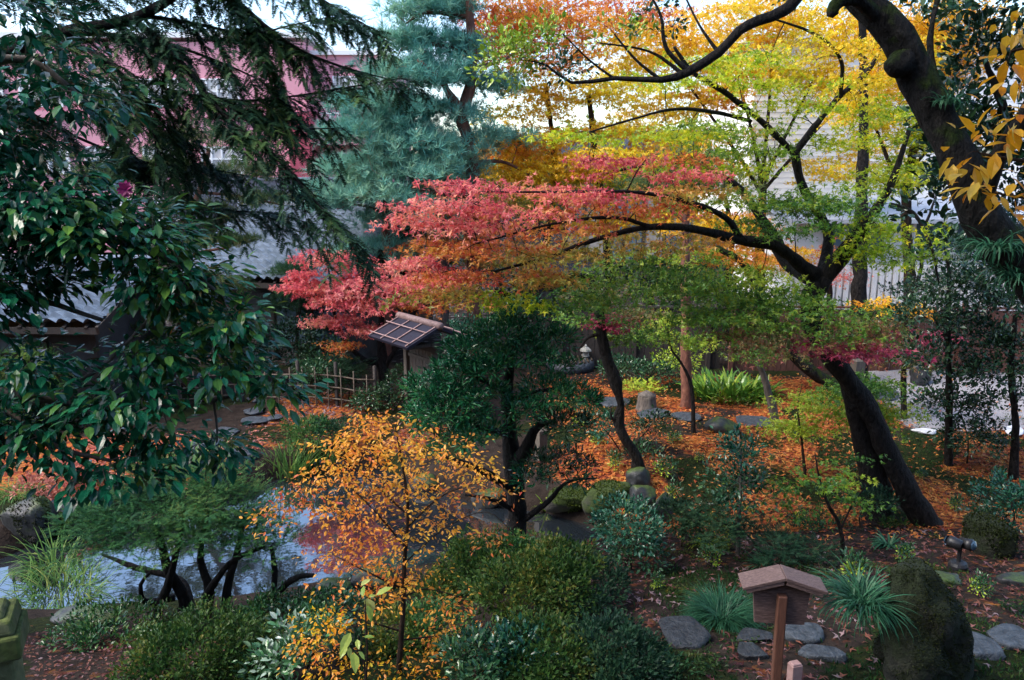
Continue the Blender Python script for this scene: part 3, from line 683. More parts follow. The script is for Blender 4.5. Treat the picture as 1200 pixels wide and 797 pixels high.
def shed():
    c = np.array([.5, 21.9, -.25]); root = thing('garden_shed', 'small dark shed with shallow slate grey roof behind the round garden pine', 'shed', c + [.9, .8, 0]); B = c + [.9, .8, 0]
    mb = MB(); mb.prism([(.1, 0), (1.6, 0), (1.6, 2.45), (.85, 2.78), (.1, 2.45)], c + [.1, 0, 0], (0, 1, 0), UP, (1, 0, 0), 1.7); mb.build('wall', M['wood_dark'], root, B)
    mb = MB()
    for s in (1, -1): mb.box(c + [.95, .85 - s * .5, 2.68], (2.1, 1.12, .06), rotx(s * math.atan(.36)))
    mb.box(c + [.95, .85, 2.88], (2.14, .22, .07)); mb.build('roof', M['grey_roof'], root, B)
    mb = MB(); mb.box(c + [.7, .08, 1.0], (.8, .05, 1.9)); mb.build('door', M['wood_grey'], root, B)
shed()

def pink_building():
    Y = 48.0; B = np.array([-22, Y, 0]); root = thing('brick_building', 'pink multi storey building with white windows and dark red pilaster behind the firs', 'building', B)
    x0, x1, xr = -36.0, -11.9, -7.2
    mb = MB(); mb.box(((x0 + x1) / 2, Y + 5, 6.2), (x1 - x0, 10, 12.0)); mb.box(((x1 + xr) / 2 - .3, Y + 6.0, 6.0), (xr - x1 + .6, 9, 11.4)); mb.build('wall', M['pink'], root, B)
    mb = MB(); mb.box(((x0 + x1) / 2, Y + 5, 12.55), (x1 - x0 + .5, 10.5, .3)); mb.box(((x1 + xr) / 2, Y + 6, 11.8), (xr - x1 + .2, 9.4, .24)); mb.build('roof', M['white'], root, B)
    mb = MB(); mb.box((x1 - .3, Y - .3, 4.2), (1.3, .9, 8.2)); mb.build('pilaster', M['pink_dark'], root, B)
    mb = MB(); mb.box(((x0 + x1) / 2, Y - .08, 8.2), (x1 - x0, .3, .35)); mb.box(((x1 + xr) / 2, Y + .9, 6.95), (xr - x1 - .4, 1.4, .9)); mb.build('ledge', M['pink'], root, B)
    def win(x, z, wd, h, y, n):
        mb = MB(); mb.box((x, y, z), (wd, .10, h)); f = mb.build('window', M['glass_pale'], root, B)
        mb = MB()
        for i in range(n + 1): mb.box((x - wd / 2 + wd * i / n, y - .05, z), (.09, .12, h))
        for k in (-.5, .05, .5): mb.box((x, y - .052, z + h * k), (wd + .09, .11, .09))
        mb.build('frame', M['white'], f, B)
    for fl in (2.6, 5.6, 9.4):
        for x in np.arange(x0 + 2, x1 - 2, 3.4):
            if not (fl < 6 and x > -15.5): win(x, fl, 2.4, 1.5, Y - .03, 4)
    for z in (2.6, 5.2, 9.6):
        for x in (-9.9, -8.2): win(x, z, 1.4, 1.7, Y + 1.46, 2)
    mb = MB()
    for i in range(9): mb.box((x1 + .8 + i * .46, Y + .3, 7.85), (.06, .06, .9))
    mb.box((x1 + 2.6, Y + .3, 8.3), (4.0, .08, .08)); mb.build('railing', M['white'], root, B)
pink_building()

def white_building():
    Y = 26.0; B = np.array([14, Y, 0]); root = thing('annex_building', 'white sided modern building behind the red brown fence', 'building', B)
    x0, x1 = 9.2, 25.0
    mb = MB(); mb.box(((x0 + x1) / 2, Y + 4, 1.7), (x1 - x0, 8, 3.5)); mb.box(((x0 + x1) / 2 - .6, Y + 7.5, 6.2), (x1 - x0, 8, 6.4)); mb.build('wall', M['wall_white'], root, B)
    mb = MB(); mb.box(((x0 + x1) / 2, Y + 1.6, 3.72), (x1 - x0 + .8, 4.6, .14), rotx(math.radians(7)))
    for k in range(20): mb.box(((x0 + x1) / 2, Y - .6 + k * .22, 3.53 + k * .0272), (x1 - x0 + .78, .03, .05))
    mb.box(((x0 + x1) / 2 - .6, Y + 7.5, 9.5), (x1 - x0 + 1, 8.8, .22)); mb.build('roof', M['roof_metal'], root, B)
    mb = MB()
    for k in range(26): mb.box(((x0 + x1) / 2 - .6, Y + 3.495, 4.4 + k * .19), (x1 - x0, .02, .012))
    mb.build('siding', M['wall_white'], root, B)
    for i, x in enumerate(np.arange(x0 + 1.9, x1 - 1, 2.9)):
        mb = MB(); mb.box((x, Y - .04, 2.9), (2.0, .1, 1.05)); f = mb.build('window', M['glass'], root, B)
        mb = MB()
        for k in range(4): mb.box((x - 1 + 2 * k / 3, Y - .09, 2.9), (.07, .1, 1.08))
        for k in (-.5, .5): mb.box((x, Y - .092, 2.9 + 1.05 * k), (2.08, .1, .07))
        mb.build('frame', M['white'], f, B)
    mb = MB()
    for k in range(70): mb.box((x0 + .1 + k * .225, Y - .30, .9), (.15, .05, 2.2))
    mb.box(((x0 + x1) / 2, Y - .25, 1.95), (x1 - x0, .06, .12)); mb.build('screen', M['wall_white'], root, B)
white_building()

# ------------------------------------------------------------------ fences, gate and small structures
def board_fence(name, label, pts, h, mat, post_every=1.9):
    a, b = np.array(pts[0]), np.array(pts[1]); L = np.linalg.norm(b - a); yaw = math.atan2(*(b - a)[::-1]); R = rotz(yaw); ex = np.array([math.cos(yaw), math.sin(yaw), 0])
    A = np.array([*a, 0.0]); B = A + ex * L / 2; root = thing(name, label, 'fence', B); rng = np.random.default_rng(5)
    mb = MB(); n = int(L / .16)
    for k in range(n):
        p = A + ex * (k + .5) * L / n; z0 = gh(p[0], p[1]); hh = h + rng.normal(0, .008); mb.box(p + UP * (z0 + hh / 2 - .02) + R @ [0, rng.normal(0, .004), 0], (L / n - .012, .022, hh), R)
    for z in (.35, h - .3): mb.box(B + UP * z + R @ [0, .04, 0], (L, .05, .08), R)
    mb.build('board_panel', mat, root, B)
    mb = MB(); mb.box(B + UP * (h + .02), (L + .1, .11, .05), R); mb.build('cap_rail', mat, root, B)
    for k in range(int(L / post_every) + 1):
        p = A + ex * min(L, k * post_every); mb = MB(); mb.box(p + UP * (h / 2) + R @ [0, -.065, 0], (.10, .10, h + .3), R); mb.build('post', mat, root, B)
board_fence('board_fence', 'red brown vertical board fence in front of the white building', ((5.6, 19.9), (17.0, 19.4)), 1.62, M['fence_red'])
board_fence('board_fence', 'dark board fence behind the straight red pine trunk', ((-.6, 20.6), (5.4, 20.1)), 1.55, M['wood_dark'])

def lattice_fence(label, a, b, h=.85):
    a, b = np.array(a), np.array(b); L = np.linalg.norm(b - a); yaw = math.atan2(*(b - a)[::-1]); R = rotz(yaw); ex = np.array([math.cos(yaw), math.sin(yaw), 0])
    A = np.array([*a, 0.0]); B = A + ex * L / 2; root = thing('bamboo_fence', label, 'fence', B); rng = np.random.default_rng(9); g = lambda p: UP * gh(p[0], p[1])
    n = int(L / .9) + 1
    for k in range(n + 1):
        p = A + ex * L * k / n; q = g(p); mb = MB(); mb.tube([p + q - UP * .1, p + q + UP * (h + .12)], .04, 8); mb.build('post', M['wood_dark'], root, B, True)
    for z in (.2, .5, .8):
        mb = MB(); mb.tube([A + ex * t + g(A + ex * t) + UP * z * h + R @ [0, -.045, 0] for t in np.linspace(0, L, 8)], .019, 6); mb.build('rail', M['bamboo'], root, B, True)
    mb = MB(); k2 = int(L / .27)
    for k in range(k2):
        p = A + ex * (k + .5) * L / k2; q = g(p); mb.tube([p + q + R @ [0, -.09, 0], p + q + UP * (h * rng.uniform(.95, 1.02)) + R @ [0, -.085, 0]], .016, 6)
    mb.build('upright', M['bamboo'], root, B, True)
lattice_fence('open bamboo lattice fence below the red maple beside the roofed gate', (-5.5, 16.9), (-2.9, 16.3))
lattice_fence('short bamboo lattice fence beyond the stepping stones', (-7.9, 16.6), (-6.0, 17.1), .8)

def gate():
    p = at(486, 400, 15.9); c = np.array([p[0] + .12, p[1] - .2, gh(p[0], p[1])]); yaw = math.atan2(-.78, .62); R = rotz(yaw); w = lambda x, y, z: c + R @ np.array([x, y, z])
    root = thing('roofed_gate', 'small wooden garden gate with pale split bamboo battens across its roof', 'gate', c)
    for x in (-.5, .5):
        mb = MB(); mb.box(w(x, 0, .8), (.11, .11, 1.75), R); mb.build('post', M['wood_grey'], root, c, bevel=.006)
    mb = MB(); mb.box(w(0, 0, 1.56), (1.5, .12, .12), R)
    for x in (-.5, .5): mb.box(w(x, 0, 1.66), (.08, 1.2, .07), R)
    mb.build('beam', M['wood_dark'], root, c, bevel=.005)
    an = math.atan(.42); hw = .74; L = 1.52
    for s in (1, -1):
        mb = MB(); Rs = R @ rotx(-s * an); mb.box(w(0, s * hw / 2, 2.02 - .42 * hw / 2), (L, hw / math.cos(an), .055), Rs)
        rf = mb.build('roof', M['bark_roof'], root, c)
        mb = MB(); up = Rs @ np.array([0, 0, 1.0])
        for x in (-.7, -.24, .22, .7): mb.tube([w(x, s * .06, 2.02 - .42 * .06) + up * .045, w(x, s * (hw - .01), 2.02 - .42 * (hw - .01)) + up * .042], .014, 6)
        for y in (.28, .66): mb.tube([w(-L / 2, s * y, 2.02 - .42 * y) + up * .08, w(L / 2, s * y, 2.02 - .42 * y) + up * .068], .013, 6)
        mb.build('batten', M['bamboo_pale'], rf, c, True)
    mb = MB(); mb.tube([w(-L / 2 - .03, 0, 2.06), w(L / 2 + .03, 0, 2.06)], .075, 10); mb.build('ridge', M['ridge'], root, c, True)
    mb = MB()
    for k in range(7): mb.box(w(-.38 + k * .127, .03, .78), (.115, .025, 1.4), R)
    for z in (.25, 1.3): mb.box(w(0, 0, z), (.9, .03, .07), R)
    d = mb.build('door', M['wood_grey'], root, c)
gate()

def lantern():
    b = ground(686, 432); s = mpp(b[1]) * 27 / .62; c = b.copy(); root = thing('stone_lantern', 'small pale stone lantern standing on the leaf strewn bank', 'lantern', c)
    q = lambda z: c + UP * z * s
    def L(prof, name, seg, z): mb = MB(); mb.lathe([(r * s, h * s) for r, h in prof], q(z), seg); return mb.build(name, M['lantern'], root, c)
    L([(.12, -.05), (.12, .05), (.085, .07)], 'base', 6, 0); L([(.075, 0), (.06, .12), (.075, .24)], 'shaft', 8, .07)
    L([(.07, 0), (.12, .035), (.12, .06)], 'platform', 6, .31)
    mb = MB()
    for sx in (-1, 1):
        for sy in (-1, 1): mb.box(q(.43) + np.array([sx * .065, sy * .065, 0]) * s, np.array([.035, .035, .12]) * s)
    mb.box(q(.43), np.array([.10, .10, .11]) * s); mb.build('firebox', M['lantern'], root, c)
    L([(.17, 0), (.16, .03), (.06, .11), (.03, .12)], 'cap', 6, .49); L([(.03, 0), (.04, .03), (.0, .08)], 'finial', 8, .60)
lantern()

def well():
    b = ground(668, 432); s = mpp(b[1]); c = b; root = thing('stone_basin', 'low round stone basin with slatted bamboo lid near the lantern', 'basin', c)
    mb = MB(); mb.lathe([(27 * s, -.05), (29 * s, .1), (28 * s, .24), (23 * s, .25), (22 * s, .19)], c, 18); mb.build('rim', M['stone_grey'], root, c, True)
    mb = MB()
    for k in range(11):
        x = -25 * s + 5 * s * k; h = math.sqrt(max(.01, (27 * s) ** 2 - x * x)); mb.tube([c + [x, -h, .27], c + [x, h, .27]], .022, 6)
    mb.build('lid', M['bamboo'], root, c, True)
well()
def stump(name, label, base, r, h, mat):
    b = ground(*base); root = thing(name, label, 'stump', b); mb = MB(); rng = np.random.default_rng(3)
    V, F = tube([b - UP * .1, b + UP * h * .3, b + UP * h * .8, b + UP * h], [r * 1.2, r * 1.05, r, r * .98], 16, .12); mb.add(V, F); mb.build('bark', mat, root, b, True)
    mb = MB(); mb.lathe([(r * .90, 0), (r * .9, .012), (r * .3, .016)], b + UP * (h - .004 + .5 * 0), 16); mb.build('cut_face', M['wood_grey'], root, b)
stump('tree_stump', 'short moss grey cut stump on the orange leaf carpet', (757, 480), .20, .32, M['bark_grey'])

def post(label, base, wd, h, mat, rz=.2, name='timber_post', chamfer=True):
    b = ground(*base); mb = MB(); mb.box(b + UP * (h / 2 - .08), (wd, wd, h + .16), rotz(rz)); mb.box(b + UP * (h + .012), (wd * .99, wd * .99, .025), rotz(rz), .7)
    o = mb.build(name, mat, None, b, bevel=.006); tag(o, label, 'post'); return o
post('short square grey post standing in front of the forked maple trunk', (1003, 452), .24, .62, M['wood_grey'])
post('pale square post seen beneath the round garden pine', (634, 540), .16, .55, M['wood_grey'], .5)

def sign():
    # seen from behind: the post stands between the viewer and the board
    p = at(915, 700, 4.9); gz = gh(p[0], p[1]); c = np.array([p[0], p[1], gz]); R = rotz(math.radians(-6)); w = lambda x, y, z: c + R @ np.array([x, y, z])
    zt = at(915, 672, 4.9)[2] - gz; root = thing('notice_board', 'weathered wooden notice board on a post under a small pitched roof', 'sign', c)
    post_top = at(915, 697, 4.85)[2] - gz
    mb = MB(); mb.box(w(-.005, -.055, (post_top - .2) / 2), (.062, .062, post_top + .2), R); mb.build('post', M['wood_post'], root, c, bevel=.008)
    zb = at(915, 730, 4.9)[2] - gz
    mb = MB(); mb.prism([(-.165, zb), (.165, zb), (.19, zt - .10), (0, zt - .015), (-.19, zt - .10)], w(0, -.012, 0), R @ [1, 0, 0], UP, R @ [0, 1, 0], .026); mb.build('board', M['wood_sign'], root, c, bevel=.003)
    an = math.atan2(.085, .275)
    for s in (1, -1):
        mb = MB(); mb.box(w(s * .136, .0, zt - .036), (.285, .20, .024), R @ roty(s * an)); rf = mb.build('roof', M['wood_sign'], root, c, bevel=.004)
        mb = MB(); mb.box(w(s * .128, -.085, zt - .060), (.25, .02, .026), R @ roty(s * an)); mb.build('bargeboard', M['wood_sign'], rf, c, bevel=.002)
sign()
def stake():
    b0 = at(931, 790, 4.55); b = np.array([b0[0], b0[1], gh(b0[0], b0[1])]); h = at(931, 778, 4.55)[2] - b[2]
    mb = MB(); mb.box(b + UP * (h / 2 - .05), (.075, .06, h + .1), rotz(.3)); mb.box(b + UP * (h + .006), (.07, .055, .012), rotz(.3), .85)
    tag(mb.build('wooden_stake', M['bamboo_pale'], None, b, bevel=.005), 'pale cut wooden stake standing beside the notice board post', 'stake')
stake()
def spotlight():
    b = ground(1122, 668); root = thing('garden_spotlight', 'black double headed garden spotlight with bluish lens near the leaning maple foot', 'spotlight', b); k = mpp(b[1])
    mb = MB(); mb.lathe([(.10, -.03), (.10, .06), (.085, .09), (.05, .10)], b, 16); mb.tube([b + UP * .08, b + UP * .26], .022, 8); mb.build('stand', M['black'], root, b)
    for dx, dr in ((-.055, (-.5, .6, .05)), (.05, (.45, -.85, .12))):
        d = norm(np.array(dr, float)); o = b + np.array([dx, 0, .31])
        mb = MB(); V, F = tube([o - d * .07, o - d * .055, o + d * .03, o + d * .07], [.035, .055, .062, .066], 14); mb.add(V, F); h = mb.build('lamp_head', M['black'], root, b, True)
        mb = MB(); V, F = tube([o + d * .095, o + d * .104], [.055, .048], 14); mb.add(V, F); mb.build('lens', M['lens'], h, b)
spotlight()
def stone_cap():
    p = at(-6, 752, 2.75); g = gh(p[0], p[1]); c = np.array([p[0] - .02, p[1], g]); R = rotz(math.radians(24)); root = thing('stone_post', 'lichen green carved stone post with a stepped square cap', 'post', c); zt = at(0, 712, 2.75)[2] - g
    mb = MB(); mb.box(c + UP * (zt - .18) / 2, (.17, .17, zt - .16), R); mb.build('shaft', M['cap'], root, c, bevel=.012)
    mb = MB(); mb.box(c + UP * (zt - .135), (.235, .235, .10), R); mb.box(c + UP * (zt - .055), (.21, .21, .06), R, .9); mb.box(c + UP * (zt - .012), (.15, .15, .03), R, .8); mb.build('cap', M['cap'], root, c, bevel=.012)
stone_cap()

# ------------------------------------------------------------------ rocks and stepping stones
R_ = rock
R_('mossy_boulder', 'tall dark moss covered boulder with grass sprouting from its shoulder', (1078, 800), (.98, .7, 1.2), 'stone_black', 1, .2, .2, cat='boulder', amp=.30, taper=.42, shear=-.16, flat_top=.1)
R_('boulder', 'dark mossy boulder behind the garden spotlight', (1156, 648), (.54, .5, .66), 'stone_black', 2, .2, cat='boulder', flat_top=.3)
R_('boulder', 'rounded dark boulder on the pond bank below brown grass', (38, 628), (.80, .6, .75), 'stone_dark', 3, .2, cat='boulder')
R_('mossy_rock', 'bright moss topped flat rock at the far pond edge', (668, 592), (.80, .5, .42), 'stone_moss', 4, .3, flat_top=.35)
R_('mossy_rock', 'green moss rock farther from the pond edge beside the bright one', (712, 588), (.75, .5, .48), 'stone_moss', 5, .3, flat_top=.3)
R_('bank_rock', 'upright grey black rock beside the round pond shrub', (776, 612), (.36, .32, .55), 'stone_dark', 6, .2)
R_('bank_rock', 'squat dark rock behind the round pond shrub', (752, 592), (.42, .36, .40), 'stone_dark', 7, .2)
R_('bank_rock', 'pointed dark rock on the bank by the pond arm', (748, 574), (.42, .35, .48), 'stone_dark', 8, .2)
R_('bank_rock', 'dark rock at the waterline beneath the azaleas', (690, 664), (.45, .35, .35), 'stone_dark', 9, .3)
R_('bank_rock', 'low wet rock at the near waterline beside the orange sapling', (440, 690), (.55, .35, .35), 'stone_dark', 10, .3)
R_('bank_rock', 'long flat rock at the near waterline under the clipped yew', (100, 730), (.75, .35, .28), 'stone_dark', 11, .35)
R_('bank_rock', 'grey rock at the waterline below the clipped yew trunks', (390, 700), (.5, .35, .32), 'stone_dark', 12, .3)
R_('bank_rock', 'grey slab at the far waterline beside the iris leaves', (385, 548), (.8, .5, .3), 'stone_grey', 13, .4, flat_top=.4)
R_('bank_rock', 'pale grey slab set above the pond beside the iris clump', (282, 536), (.75, .5, .3), 'stone_grey', 14, .45, flat_top=.4)
R_('bank_rock', 'small grey rock at the far waterline by the reeds', (75, 600), (.5, .35, .3), 'stone_grey', 15, .3)
R_('bank_rock', 'dark rock at the far waterline under the orange sapling', (500, 572), (.6, .4, .34), 'stone_dark', 16, .3)
R_('bank_rock', 'dark rock at the far waterline below the garden pine', (572, 590), (.6, .4, .34), 'stone_dark', 17, .3)
R_('bank_rock', 'round mossy rock at the waterline between reeds and boulder', (66, 592 + 28), (.4, .35, .35), 'stone_moss', 18, .3)
R_('stepping_stone', 'large round dark stepping stone by the low shrub', (803, 748), (.42, .56, .16), 'stone_step', 20, .28, flat_top=.55, cat='stepping stone', amp=.08)
R_('stepping_stone', 'bluish stepping stone just behind the notice board post, upper of a split pair', (882, 750), (.31, .22, .13), 'stone_step', 21, .3, flat_top=.55, cat='stepping stone', amp=.12)
R_('stepping_stone', 'bluish stepping stone just behind the notice board post, lower of a split pair', (880, 770), (.25, .22, .13), 'stone_step', 22, .28, flat_top=.55, cat='stepping stone', amp=.12)
R_('stepping_stone', 'wide bluish stone slab between notice board post and grassy boulder', (942, 748), (.36, .30, .15), 'stone_grey', 23, .28, .2, flat_top=.55, cat='stepping stone', amp=.12)
R_('stepping_stone', 'narrow bluish stone against the foot of the grassy boulder', (962, 772), (.36, .2, .13), 'stone_grey', 24, .28, -.2, flat_top=.55, cat='stepping stone', amp=.12)
R_('stepping_stone', 'wet pale grey stepping stone right of the grassy boulder', (1146, 765), (.36, .40, .15), 'stone_grey', 25, .25, .5, flat_top=.55, cat='stepping stone', amp=.1)
R_('stepping_stone', 'wet pale grey stepping stone at the edge beyond the grassy boulder', (1186, 754), (.40, .34, .15), 'stone_grey', 26, .25, -.3, flat_top=.55, cat='stepping stone', amp=.1)
R_('flat_rock', 'low dark rounded rock in front of the garden spotlight', (1102, 684), (.42, .28, .16), 'stone_dark', 27, .28, flat_top=.3)
R_('flat_rock', 'low dark rock half sunk in moss near the picture edge', (1192, 686), (.42, .28, .16), 'stone_dark', 28, .28, flat_top=.3)
for i, (px, py, w_, lb) in enumerate([(300, 495, .62, 'grey stepping stone nearest the pond on the path to the gate'), (298, 484, .5, 'small grey stepping stone midway along the path to the bamboo fence'), (322, 492, .4, 'small stepping stone beside the low clipped bush'), (300, 470, .45, 'far stepping stone close to the bamboo fence'), (240, 522, .7, 'grey paving stone seen below the camellia leaves'), (225, 540, .8, 'larger grey paving stone nearest the pond below the camellia leaves'), (265, 508, .5, 'grey paving stone between the camellia leaves and the iris')]):
    R_('stepping_stone', lb, (px, py), (w_, w_ * .8, .12), 'stone_grey', 40 + i, .2, i, flat_top=.55, cat='stepping stone', amp=.1)
for i, (px, py, w_, lb) in enumerate([(718, 473, .85, 'flat path stone beside the twisted maple trunk'), (765, 487, .8, 'flat path stone in front of the cut stump'), (805, 491, .7, 'flat path stone by the foot of the straight pine trunk'), (884, 497, .9, 'flat path stone behind the bare leaning stub'), (1030, 463, 1.2, 'long pale path stone behind the maple trunk by the gravel')]):
    R_('path_stone', lb, (px, py), (w_, w_ * .8, .12), 'stone_grey', 50 + i, .2, i, flat_top=.55, cat='path stone', amp=.1)
for i, (px, py, w_, lb) in enumerate([(1084, 508, .5, 'white flat stone lying in the orange leaves'), (1188, 507, .6, 'white flat stone near the dark evergreen stems')]):
    R_('white_stone', lb, (px, py), (w_, w_ * .6, .12), 'stone_pale', 60 + i, .2, i, flat_top=.5, cat='stone', amp=.1)
R_('flat_rock', 'dark rounded rock on orange leaves in front of the strap leaf clump', (845, 506), (.72, .5, .36), 'stone_dark', 63, .2)
R_('boulder', 'black boulder on the gravel beyond the slim sapling', (1076, 450), (.5, .45, .75), 'stone_dark', 64, .2, cat='boulder')

# ================================================================== PLANTS
# ---- the big forked maple whose layers cross the whole picture
plant('maple_tree', 'large leaning maple with forked black trunk and layered red, yellow and green leaves', 'tree', (1092, 614), [
    [(1092, 614, 0, .17), (1062, 572, 0, .15), (1042, 530, .05, .14), (1017, 478, .1, .14), (990, 440, .15, .14), (968, 408, .2, .145), (950, 378, .25, .14), (952, 348, .3, .15), (963, 325, .3, .15)],
    [(963, 328, .3, .13), (985, 300, .3, .11), (1010, 268, .3, .085), (1032, 238, .3, .06), (1050, 200, .3, .045), (1066, 150, .4, .03)],
    [(962, 326, .3, .11), (940, 312, .2, .09), (908, 288, 0, .08), (870, 282, -.2, .07), (820, 270, -.5, .05), (762, 266, -.8, .04), (700, 280, -1, .03), (640, 302, -1.2, .022), (580, 318, -1.3, .012)],
    [(966, 326, .3, .10), (968, 300, .5, .085), (970, 270, .7, .07), (948, 235, .8, .06), (936, 205, .8, .055), (931, 178, .8, .055)],
    [(931, 180, .8, .05), (890, 140, .7, .042), (845, 105, .5, .036), (812, 85, .3, .03), (790, 55, .2, .02)],
    [(931, 180, .8, .05), (955, 148, .8, .045), (985, 112, .8, .04), (1018, 82, .9, .03), (1040, 40, 1, .02)],
    [(955, 330, .3, .10), (925, 310, .8, .10), (908, 280, 1.0, .09), (888, 250, 1.1, .06), (860, 215, 1.2, .045), (800, 190, 1.2, .03), (720, 200, 1, .02)],
    [(880, 142, .7, .03), (840, 132, .4, .025), (790, 128, 0, .02), (740, 140, -.3, .014), (690, 155, -.5, .01)],
    [(985, 114, .8, .03), (985, 70, .6, .025), (955, 40, .4, .02), (900, 20, .2, .012)],
    [(870, 282, -.2, .05), (850, 255, -.4, .04), (800, 235, -.8, .03), (740, 225, -1.2, .02), (660, 225, -1.4, .014), (560, 225, -1.5, .009)],
    [(763, 266, -.8, .03), (720, 255, -1.1, .022), (650, 262, -1.4, .015), (560, 285, -1.5, .01)],
    [(1030, 622, .25, .22), (1026, 575, .25, .19), (1014, 525, .25, .15), (1004, 485, .2, .12), (992, 445, .2, .11)],
    [(1042, 240, .3, .04), (1070, 250, .2, .03), (1090, 285, 0, .02), (1100, 330, -.1, .012)],
], [
    (560, 216, -1.5, 60, 4, .8, 4, 'red'), (620, 222, -1.1, 80, 5, .8, 5, 'red'), (520, 240, -1.3, 60, 4, .8, 5, 'pink'), (600, 246, -1.3, 90, 5, .9, 6, 'red'), (690, 228, -1, 90, 5, .9, 5, 'red'), (760, 205, -.6, 80, 6, 1, 5, 'red'), (720, 188, -.9, 70, 5, .9, 4, 'red'), (800, 186, -.4, 60, 6, .9, 3, 'redorange'),
    (540, 266, -1.4, 70, 4, .8, 5, 'pink'), (640, 268, -1.3, 90, 5, .9, 5, 'redorange'), (735, 245, -1, 90, 6, 1, 5, 'redorange'), (800, 225, -.6, 80, 8, 1, 8, 'orangegreen'), (480, 258, -1.4, 34, 4, .6, 3, 'pink'),
    (580, 292, -1.3, 80, 4, .8, 5, 'redorange'), (660, 295, -1.2, 80, 5, .9, 6, 'orangegreen'), (510, 288, -1.4, 60, 4, .7, 4, 'redorange'), (470, 312, -1.5, 60, 4, .7, 5, 'pink'), (560, 322, -1.3, 80, 5, .8, 5, 'redorange'), (640, 325, -1.2, 60, 6, .8, 5, 'orangegreen'), (520, 345, -1.3, 70, 5, .7, 6, 'orangegreen'), (600, 350, -1.2, 60, 8, .7, 5, 'ygreen'), (430, 335, -1.4, 40, 4, .6, 3, 'pink'),
    (740, 285, -.8, 90, 14, 1, 9, 'orangegreen'), (760, 320, -.6, 90, 18, 1.2, 12, 'green'), (700, 345, -.6, 60, 22, 1, 9, 'green'), (830, 335, -.2, 100, 18, 1.2, 13, 'green'), (810, 375, -.3, 90, 14, 1, 9, 'green'), (880, 365, -.4, 100, 13, 1, 12, 'green'), (900, 395, -.6, 90, 13, 1, 10, 'greenred'),
    (950, 350, -.4, 80, 14, 1, 10, 'green'), (980, 375, -.4, 70, 14, 1, 8, 'green'), (880, 320, -.3, 70, 12, 1, 7, 'lime'), (1010, 390, -.5, 60, 9, .8, 6, 'greenred'), (960, 405, -.8, 50, 8, .5, 5, 'magenta'), (1020, 408, -.7, 60, 9, .5, 5, 'magenta'),
    (870, 235, .2, 110, 14, 1.2, 11, 'lime'), (960, 240, .2, 80, 14, 1, 9, 'green'), (920, 265, .1, 90, 10, 1, 7, 'green'), (1030, 270, .2, 60, 16, .9, 7, 'ygreen'), (1060, 300, 0, 50, 14, .8, 6, 'lime'), (820, 195, .4, 90, 12, 1, 9, 'ygreen'),
    (760, 160, .2, 90, 6, 1, 5, 'ygreen'), (680, 160, -.4, 70, 5, .9, 3, 'ygreen'), (840, 150, .4, 90, 11, 1, 8, 'lime'), (720, 178, .2, 80, 5, .9, 3, 'yellow'), (850, 70, .3, 80, 14, 1, 8, 'ygreen'), (950, 55, .5, 80, 14, 1, 8, 'yellow'), (900, 100, .5, 90, 12, 1, 8, 'ygreen'), (1030, 130, .7, 60, 18, 1, 7, 'ygreen'), (1045, 210, .5, 50, 18, .9, 7, 'ygreen'),
    (1040, 60, .8, 60, 16, 1, 6, 'yellow'), (880, 175, .5, 60, 9, .9, 5, 'lime'), (990, 165, .7, 50, 12, .9, 5, 'ygreen'), (1000, 100, .8, 60, 14, 1, 6, 'yellow'), (920, 130, .6, 60, 10, .9, 4, 'ygreen'), (985, 225, .4, 50, 14, .9, 5, 'lime'), (1010, 300, .2, 40, 14, .7, 4, 'ygreen'), (790, 95, .2, 70, 10, .9, 6, 'ygreen'),
], 'maple', 'bark_dark', twig=.013, cs=.7, gap=.62)
plant('maple_tree', 'second mossy maple trunk leaning behind the large forked maple', 'tree', (990, 456), [
    [(992, 458, 0, .18), (975, 450, 0, .15), (946, 432, 0, .13), (924, 408, 0, .12), (908, 380, 0, .11), (890, 345, .1, .10), (872, 310, .2, .09), (840, 290, .2, .06)]],
    [(860, 345, 0, 70, 14, 1, 9, 'green'), (800, 300, .2, 80, 14, 1, 9, 'lime'), (830, 262, .3, 70, 16, 1, 9, 'gold'), (880, 300, .3, 50, 14, .8, 6, 'orange'), (790, 340, 0, 60, 12, 1, 6, 'green')], 'maple', 'bark_moss', scale=1.2)

# ---- upper evergreen oak limb with broad leaves crossing the top
plant('oak_tree', 'evergreen tree whose arching black limb crosses the top of the view', 'tree', ('w', 7.6, 7.8), [
    [(1480, 640, 0, .2), (1420, 200, 0, .17), (1300, -110, 0, .14), (1130, -170, 0, .11), (1010, -90, 0, .08), (935, -5, 0, .055), (920, 12, 0, .05), (890, 24, 0, .048), (866, 36, 0, .045), (842, 62, 0, .043), (806, 84, 0, .04), (775, 94, 0, .03), (720, 92, 0, .022), (670, 97, 0, .016), (640, 76, 0, .01), (610, 70, -.1, .006)],
    [(806, 84, 0, .025), (780, 55, 0, .02), (775, 20, 0, .014), (760, -10, 0, .008)], [(775, 94, 0, .018), (745, 70, 0, .013), (720, 40, 0, .008)], [(720, 92, 0, .014), (690, 70, 0, .01), (660, 40, -.1, .006)], [(842, 62, 0, .02), (820, 30, .1, .012), (800, -10, .2, .008)], [(800, 86, 0, .02), (760, 60, .1, .013), (700, 50, .1, .007)]],
    [(592, 82, -.1, 30, 38, .4, 34, 'lime'), (625, 60, -.1, 30, 26, .3, 13, 'lime'), (650, 40, 0, 30, 20, .3, 7, 'lime'), (655, 80, 0, 30, 14, .3, 8, 'shrub'), (730, 45, 0, 40, 20, .3, 8, 'lime'), (770, 25, 0, 30, 30, .3, 7, 'shrub'), (1180, -160, 0, 220, 60, 1.5, 90, 'shrub')], 'broad', 'bark_dark', scale=.7, twig=.006)

